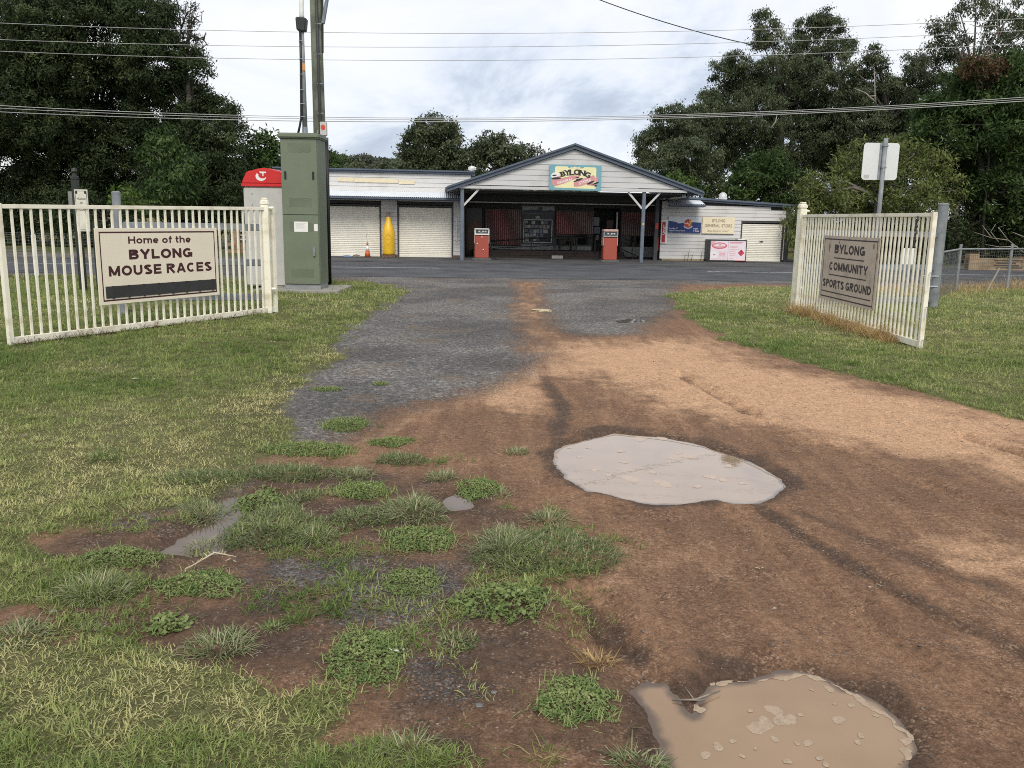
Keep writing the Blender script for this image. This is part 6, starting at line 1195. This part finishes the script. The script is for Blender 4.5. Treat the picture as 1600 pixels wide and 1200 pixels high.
tree('she_oak_tree', 'dark tree second from the left, behind the village plaque', 'tree', [(160, 60, 75), (150, 140, 70), (190, 240, 70), (120, 270, 65), (210, 20, 55), (150, -20, 60), (215, 120, 50), (120, 200, 60), (70, 230, 60), (20, 120, 60), (240, 220, 55)], 42.5, LDARK, dens=2.8, bark=BARKD, group=GL)
t_lean = tree('she_oak_tree', 'dark leaning tree with bare twigs at its ragged right edge', 'tree', [(236, 95, 48), (230, 40, 44), (262, 180, 62), (292, 150, 36), (318, 200, 50), (345, 232, 38), (290, 260, 60), (330, 280, 45), (360, 195, 20), (300, 100, 30), (345, 165, 22)], 41, LDARK, dens=2.8, bark=BARKD, group=GL, twigs=2)
def bare(px, y, par, m, r0=0.05):
    b = MB()
    for line in px: P = [at(a, c, y) for a, c in line]; b.tube(P, [r0*(1-0.75*i/(len(P)-1)) for i in range(len(P))], 5)
    o = b.build('dead_branch', m, par, smooth=True); o.matrix_parent_inverse = Matrix.Translation(par.location).inverted(); return o
bare([[(275, 130), (280, 80), (283, 40), (278, 5), (270, -15)], [(280, 85), (297, 55), (300, 20), (312, 5)], [(297, 55), (318, 62), (325, 72)], [(283, 45), (292, 20), (305, 12)], [(300, 25), (314, 35), (316, 18)], [(281, 80), (262, 55), (258, 20), (250, -10)], [(288, 70), (310, 78), (326, 68)], [(318, 62), (322, 50)], [(283, 40), (268, 20)], [(275, 120), (300, 95), (322, 88), (330, 92)]], 40.5, t_lean, BARKD)
tree('she_oak_tree', 'thin twiggy crown top beside the bare dead branches', 'tree', [(262, 12, 20), (300, 35, 13), (285, 60, 16), (308, 62, 10), (240, -15, 26), (318, 90, 10), (298, 12, 10)], 40.8, LDARK, leaf=(0.16, 0.05), dens=0.9, group=GL, twigs=2, clump=0.25)
tree('dark_shrub', 'dense black green thicket at the foot of the left trees', 'shrub', [(40, 335, 45), (110, 330, 45), (170, 345, 40), (230, 340, 40), (300, 330, 45), (350, 330, 40), (380, 290, 35), (-20, 340, 50), (20, 375, 30), (80, 378, 25), (140, 380, 25), (200, 380, 25), (250, 378, 25), (320, 375, 20)], 39.5, LDARK, dens=1.7, group=GL)
tree('young_tree', 'lighter green young tree with drooping fronds in front of the dark trees', 'tree', [(252, 215, 20), (265, 235, 28), (285, 255, 26), (270, 280, 34), (295, 285, 20), (255, 300, 30), (285, 310, 22), (240, 240, 18), (240, 320, 18)], 37, LGREEN, leaf=(0.24, 0.085), dens=1.5, droop=0.8, clump=0.30, trunk=0.09)
tree('bright_shrub', 'small lime green shrub beside the grey pipe post at left', 'shrub', [(190, 297, 11), (203, 304, 13), (185, 310, 11), (215, 315, 9)], 34, LBRIGHT, leaf=(0.20, 0.10), dens=1.5, clump=0.2, trunk=0.05)
tree('leafy_tree', 'green tree rising behind the red payphone hood', 'tree', [(402, 232, 26), (425, 222, 20), (415, 262, 30), (392, 265, 22), (440, 250, 24), (385, 300, 20), (420, 300, 30), (365, 320, 18)], 43, LGREEN, leaf=(0.26, 0.11), dens=1.8, clump=0.35)
tree('leafy_tree', 'green tree peeping right of the green cabinet', 'tree', [(518, 246, 13), (530, 255, 12), (510, 262, 16), (500, 250, 14)], 47, LGREEN, leaf=(0.24, 0.1), dens=1.8, clump=0.3)
GM = 'round trees behind the store roof'
tree('figlike_tree', 'tall round topped tree behind the left wing of the store', 'tree', [(668, 203, 25), (690, 208, 24), (652, 222, 22), (705, 225, 20), (676, 235, 30), (640, 245, 22), (712, 250, 22), (660, 260, 30), (695, 262, 26), (655, 196, 12), (700, 196, 12)], 58, LGUM, leaf=(0.22, 0.11), dens=2.8, clump=0.36, group=GM, ysp=.9)
tree('figlike_tree', 'lower broad round tree directly left of the gable roof', 'tree', [(765, 222, 17), (748, 235, 20), (785, 228, 20), (802, 245, 18), (770, 250, 28), (740, 255, 18), (815, 256, 14), (795, 262, 20)], 56, LGUM, leaf=(0.22, 0.11), dens=2.8, clump=0.36, group=GM, ysp=.9)
tree('shrub_tree', 'low bushy tree beside the tall round tree above the flat roof', 'tree', [(612, 262, 18), (590, 272, 16), (632, 268, 18), (575, 280, 12)], 54, LGUM, leaf=(0.24, 0.12), dens=1.8, clump=0.34, group=GM)
tree('grey_tree', 'small grey tree seen over the left slope of the gable roof', 'tree', [(828, 238, 13), (845, 238, 10), (815, 236, 11), (838, 250, 14), (855, 246, 8)], 75, LGREY, leaf=(0.3, 0.14), dens=1.5, clump=0.4)
tree('gum_tree', 'rounded gum tree nearest the right slope of the gable roof', 'tree', [(1020, 222, 26), (1045, 200, 28), (1080, 240, 40), (1035, 255, 34), (1008, 250, 18), (1095, 190, 30), (1062, 178, 18), (1010, 215, 12), (1060, 285, 30), (1105, 280, 30), (1030, 180, 12)], 50, LGUM, dens=3.0, droop=0.9, group=GR, ysp=.9)
tree('gum_tree', 'tallest gum tree with two high tufts above the right wing', 'tree', [(1195, 32, 16), (1203, 55, 18), (1188, 62, 12), (1130, 112, 22), (1150, 95, 18), (1168, 128, 30), (1285, 25, 15), (1262, 50, 20), (1300, 45, 18), (1245, 85, 30), (1296, 95, 30), (1208, 108, 24), (1185, 175, 42), (1245, 155, 42), (1305, 165, 40), (1148, 165, 26), (1110, 150, 16), (1110, 175, 30), (1098, 212, 34), (1160, 140, 28), (1222, 140, 32), (1270, 122, 32), (1335, 150, 28), (1345, 235, 45), (1290, 200, 45), (1275, 35, 12), (1318, 70, 14), (1170, 220, 45), (1240, 225, 45), (1310, 235, 45)], 54, LGUM, dens=3.0, droop=0.9, bark=BARK, trunk=0.28, group=GR, ysp=.9)
t_mid = tree('gum_tree', 'middle gum tree with a lone tuft and pale forked limb', 'tree', [(1362, 84, 13), (1356, 106, 15), (1372, 100, 12), (1335, 150, 28), (1385, 160, 30), (1350, 195, 36), (1330, 105, 14), (1425, 95, 14), (1440, 90, 10), (1435, 118, 18), (1412, 140, 22), (1465, 135, 24), (1440, 165, 30), (1385, 130, 18), (1420, 185, 34), (1400, 215, 40), (1370, 250, 40)], 51, LGUM, dens=3.0, droop=0.9, bark=BARK, trunk=0.2, group=GR, ysp=.9)
t_open = tree('gum_tree', 'tall open gum tree in the upper right corner', 'tree', [(1482, 38, 14), (1462, 58, 16), (1475, 78, 20), (1500, 20, 16), (1525, 8, 20), (1552, 18, 18), (1590, 12, 22), (1555, 55, 20), (1592, 62, 26), (1492, 98, 26), (1460, 35, 9), (1505, 55, 14), (1530, 100, 24), (1575, 100, 26), (1620, 40, 30)], 47, LGUM, dens=1.4, droop=0.9, bark=BARK, trunk=0.2, group=GR, ysp=.9, twigs=1)
bare([[(1368, 165), (1367, 140), (1366, 105)], [(1368, 160), (1352, 145), (1335, 138)], [(1368, 150), (1360, 150)], [(1205, 200), (1212, 190), (1214, 180)]], 47.5, t_mid, BARKP, 0.06)
bare([[(1560, 60), (1558, 20), (1552, -5)], [(1558, 40), (1530, 42), (1515, 38)], [(1560, 60), (1575, 25), (1582, -5)]], 45, t_open, BARKP, 0.04)
tree('rusty_tree', 'patch of rusty brown dying foliage below the upper right gum', 'tree', [(1535, 103, 18), (1512, 95, 12), (1560, 98, 12), (1545, 115, 16), (1522, 112, 13), (1575, 90, 8)], 36.3, LRUST, dens=1.7, group=None, base=1535, clump=0.3, trunk=0.05, bark=BARKD)
tree('spreading_tree', 'broad feathery green tree leaning in from the right border', 'tree', [(1500, 150, 40), (1555, 135, 42), (1605, 130, 50), (1462, 185, 30), (1520, 195, 48), (1590, 210, 50), (1475, 232, 34), (1545, 255, 45), (1610, 270, 55), (1442, 205, 20), (1455, 160, 18), (1500, 280, 36), (1650, 200, 60), (1530, 165, 45), (1575, 175, 48), (1490, 215, 40), (1570, 300, 45), (1610, 330, 45), (1520, 120, 30)], 38, LGREEN, leaf=(0.22, 0.075), dens=2.4, droop=0.2, group=GR, clump=0.38, ysp=.9)
tree('round_shrub', 'dark round shrub tree behind the right wing roof vent', 'shrub', [(1185, 268, 30), (1218, 262, 30), (1170, 290, 28), (1230, 295, 32), (1198, 300, 34), (1150, 305, 22), (1250, 285, 22), (1165, 255, 14)], 46, LGREEN, leaf=(0.24, 0.11), dens=1.8, clump=0.33)
tree('wattle_bush', 'olive green fluffy bush behind the road sign plate', 'bush', [(1345, 255, 36), (1395, 248, 32), (1295, 300, 30), (1350, 305, 42), (1415, 295, 42), (1455, 262, 30), (1440, 335, 36), (1305, 335, 32), (1478, 300, 26), (1375, 270, 36), (1260, 310, 20), (1275, 285, 16), (1375, 340, 36), (1430, 240, 18)], 35.5, LPALE, leaf=(0.20, 0.06), dens=1.7, droop=0.1, clump=0.28, ysp=.8)
tree('willow_bush', 'wispy grey green bush against the right end of the store', 'bush', [(1240, 342, 14), (1255, 325, 20), (1268, 358, 22), (1250, 378, 14), (1284, 340, 22), (1238, 362, 9), (1285, 385, 20)], 35.2, LPALE, leaf=(0.24, 0.04), dens=1.3, droop=1.2, clump=0.25, trunk=0.06)
t_thick = tree('dark_shrub', 'dark thicket under the spreading tree beyond the right fence', 'shrub', [(1500, 325, 36), (1555, 320, 40), (1605, 330, 40), (1530, 362, 30), (1590, 372, 28), (1490, 368, 26), (1405, 365, 34), (1340, 372, 34), (1450, 375, 28), (1560, 385, 20), (1310, 390, 20), (1640, 360, 40)], 37, LDARK, dens=1.8, group=GR)
tree('gum_tree', 'dim gum tree closing the gap behind the middle gums', 'tree', [(1150, 265, 50), (1215, 275, 50), (1290, 280, 50), (1360, 290, 50), (1430, 280, 50), (1500, 260, 55), (1560, 250, 55), (1410, 200, 40), (1270, 200, 40), (1120, 230, 34), (1620, 240, 60)], 62, LDARK, leaf=(0.3, 0.12), dens=1.7, group=GR, clump=0.5)
tree('bright_shrub', 'lime green shrub just behind the right eave of the gable', 'shrub', [(1068, 282, 12), (1085, 290, 12), (1055, 272, 9), (1098, 296, 9)], 44, LBRIGHT, leaf=(0.2, 0.1), dens=1.3, clump=0.22, trunk=0.05)
bare([[(1600, 395), (1575, 375), (1550, 372), (1520, 362)], [(1575, 375), (1560, 355), (1572, 352)], [(1550, 372), (1535, 352)], [(1590, 385), (1562, 386), (1540, 382)], [(1560, 378), (1548, 362), (1556, 350)], [(1600, 370), (1580, 362)]], 33, t_thick, mat('grey_timber', (0.30, 0.27, 0.22)), 0.022)
tree('dark_shrub', 'long dark thicket far back under the gum trees at right', 'shrub', [(1235+i*34, 352+(i % 3)*14, 30) for i in range(13)], 48, LDARK, dens=1.8, group=GR)
# dead straw and litter along the gates
def straw(name, A, B, n, hgt, label, m, w=0.12, side=0.0):
    A = np.array(A, float); B = np.array(B, float); t = rng.uniform(0, 1, n); d = (B-A)/np.linalg.norm(B-A); nn = np.array([-d[1], d[0]]); k = 0.4+1.2*vnoise(t*9, t*0+4.4, 3)
    xy = A+(B-A)*t[:, None]+nn*(rng.normal(0, w, n)+side)[:, None]; base = np.stack([xy[:, 0], xy[:, 1], ground_z(xy[:, 0], xy[:, 1])], 1)
    tag(link(name, trimesh(name, *blades(base, rng.uniform(0, 6.28, n), hgt*rng.uniform(0.5, 1.4, n)*k, np.full(n, 0.006), rng.uniform(0.3, 1.5, n), rng.uniform(0.1, 0.9, n), rng.uniform(0, 1, n))), m), label, kind='stuff')
straw('straw', (5.33, 15.9), (5.38, 11.7), 9000, 0.22, 'dead orange straw piled along the foot of the right gate', WDEAD, 0.10, -0.08)
straw('straw', (-6.0, 10.1), (-4.0, 14.0), 3200, 0.12, 'dark dead stalks along the foot of the left gate', leafmat('dark_stalk', (0.05, 0.03, 0.02), (0.10, 0.065, 0.04), (0.19, 0.13, 0.08), 0.8, 0.1), 0.07, 0.05)
straw('straw', (8.6, 20.2), (19, 26.4), 7000, 0.30, 'dry brown grass below the right wire fence', WDEAD, 0.55)
straw('straw', (-18, 21.6), (-5.5, 19.0), 5000, 0.16, 'dark weeds below the left wire fence', leafmat('dark_weed', (0.03, 0.035, 0.015), (0.06, 0.065, 0.03), (0.14, 0.12, 0.06), 0.8, 0.1), 0.4)
# weeds by the right wing wall
b = MB()
for x, h in ((5.9, 0.55), (5.75, 0.3), (6.05, 0.35), (6.45, 0.6)):
    p = S(x, 2.0); b.tube([p, p+np.array([0.03, 0, h*0.6]), p+np.array([0.08, 0, h])], [0.01, 0.008, 0.003], 5); b.tube([p+np.array([0.03, 0, h*0.6]), p+np.array([-0.06, 0, h*0.8])], [0.006, 0.002], 4)
tag(b.build('dry_weed', mat('dry_weed_stem', (0.06, 0.05, 0.035), 0.9)), 'spindly dry weeds against the right wing wall below the Lucky 7 board', 'weed')

if 0: print('TRIS', sum(sum(len(p.vertices)-2 for p in o.data.polygons) for o in sc.objects if o.type == 'MESH'))
# ================================================================ hill
hx = np.linspace(-160, 60, 90); hy = np.linspace(250, 420, 40); HX, HY = np.meshgrid(hx, hy)
HZ = 17*np.exp(-((HX+62)/70)**2)*sstep(245, 330, HY)+10*sstep(250, 330, HY)*fbm(HX, HY, 0.02, 3, 5)+3
me = bpy.data.meshes.new('hill'); me.from_pydata(np.stack([HX.ravel(), HY.ravel(), HZ.ravel()-4], 1).tolist(), [], [(j*90+i, j*90+i+1, j*90+91+i, j*90+90+i) for j in range(39) for i in range(89)]); me.update()
tag(link('hill', me, mat('hill_scrub', (0.05, 0.055, 0.04), 0.9)), kind='structure')
fc = bpy.data.collections.new('forest_pieces')
for i in range(3):
    n = 420; u = unit(n); c_ = u*np.array([1, 1, .75])*(0.7+0.4*rng.uniform(0, 1, (n, 1))); me = trimesh('forest_piece', *leafquads(c_, unit(n), u+unit(n)*.5, np.full(n, 0.34), np.full(n, 0.22), rng.uniform(0, 1, n)))
    me.materials.append(LGREY if i else LGUM); o = bpy.data.objects.new('forest_piece_%d' % i, me); fc.objects.link(o)
n = 2600; x = rng.uniform(-158, 58, n); y = rng.uniform(252, 415, n)
z = 17*np.exp(-((x+62)/70)**2)*sstep(245, 330, y)+10*sstep(250, 330, y)*fbm(x, y, 0.02, 3, 5)-1
tag(scatter('forest', np.stack([x, y, z+2.5], 1), rng.uniform(0, 6.28, (n, 3))*np.array([0, 0, 1]), rng.uniform(2.0, 3.4, n), rng.uniform(0, .5, n), rng.integers(0, 3, n), fc), 'grey green forest on the far hill', 'forest', kind='stuff')
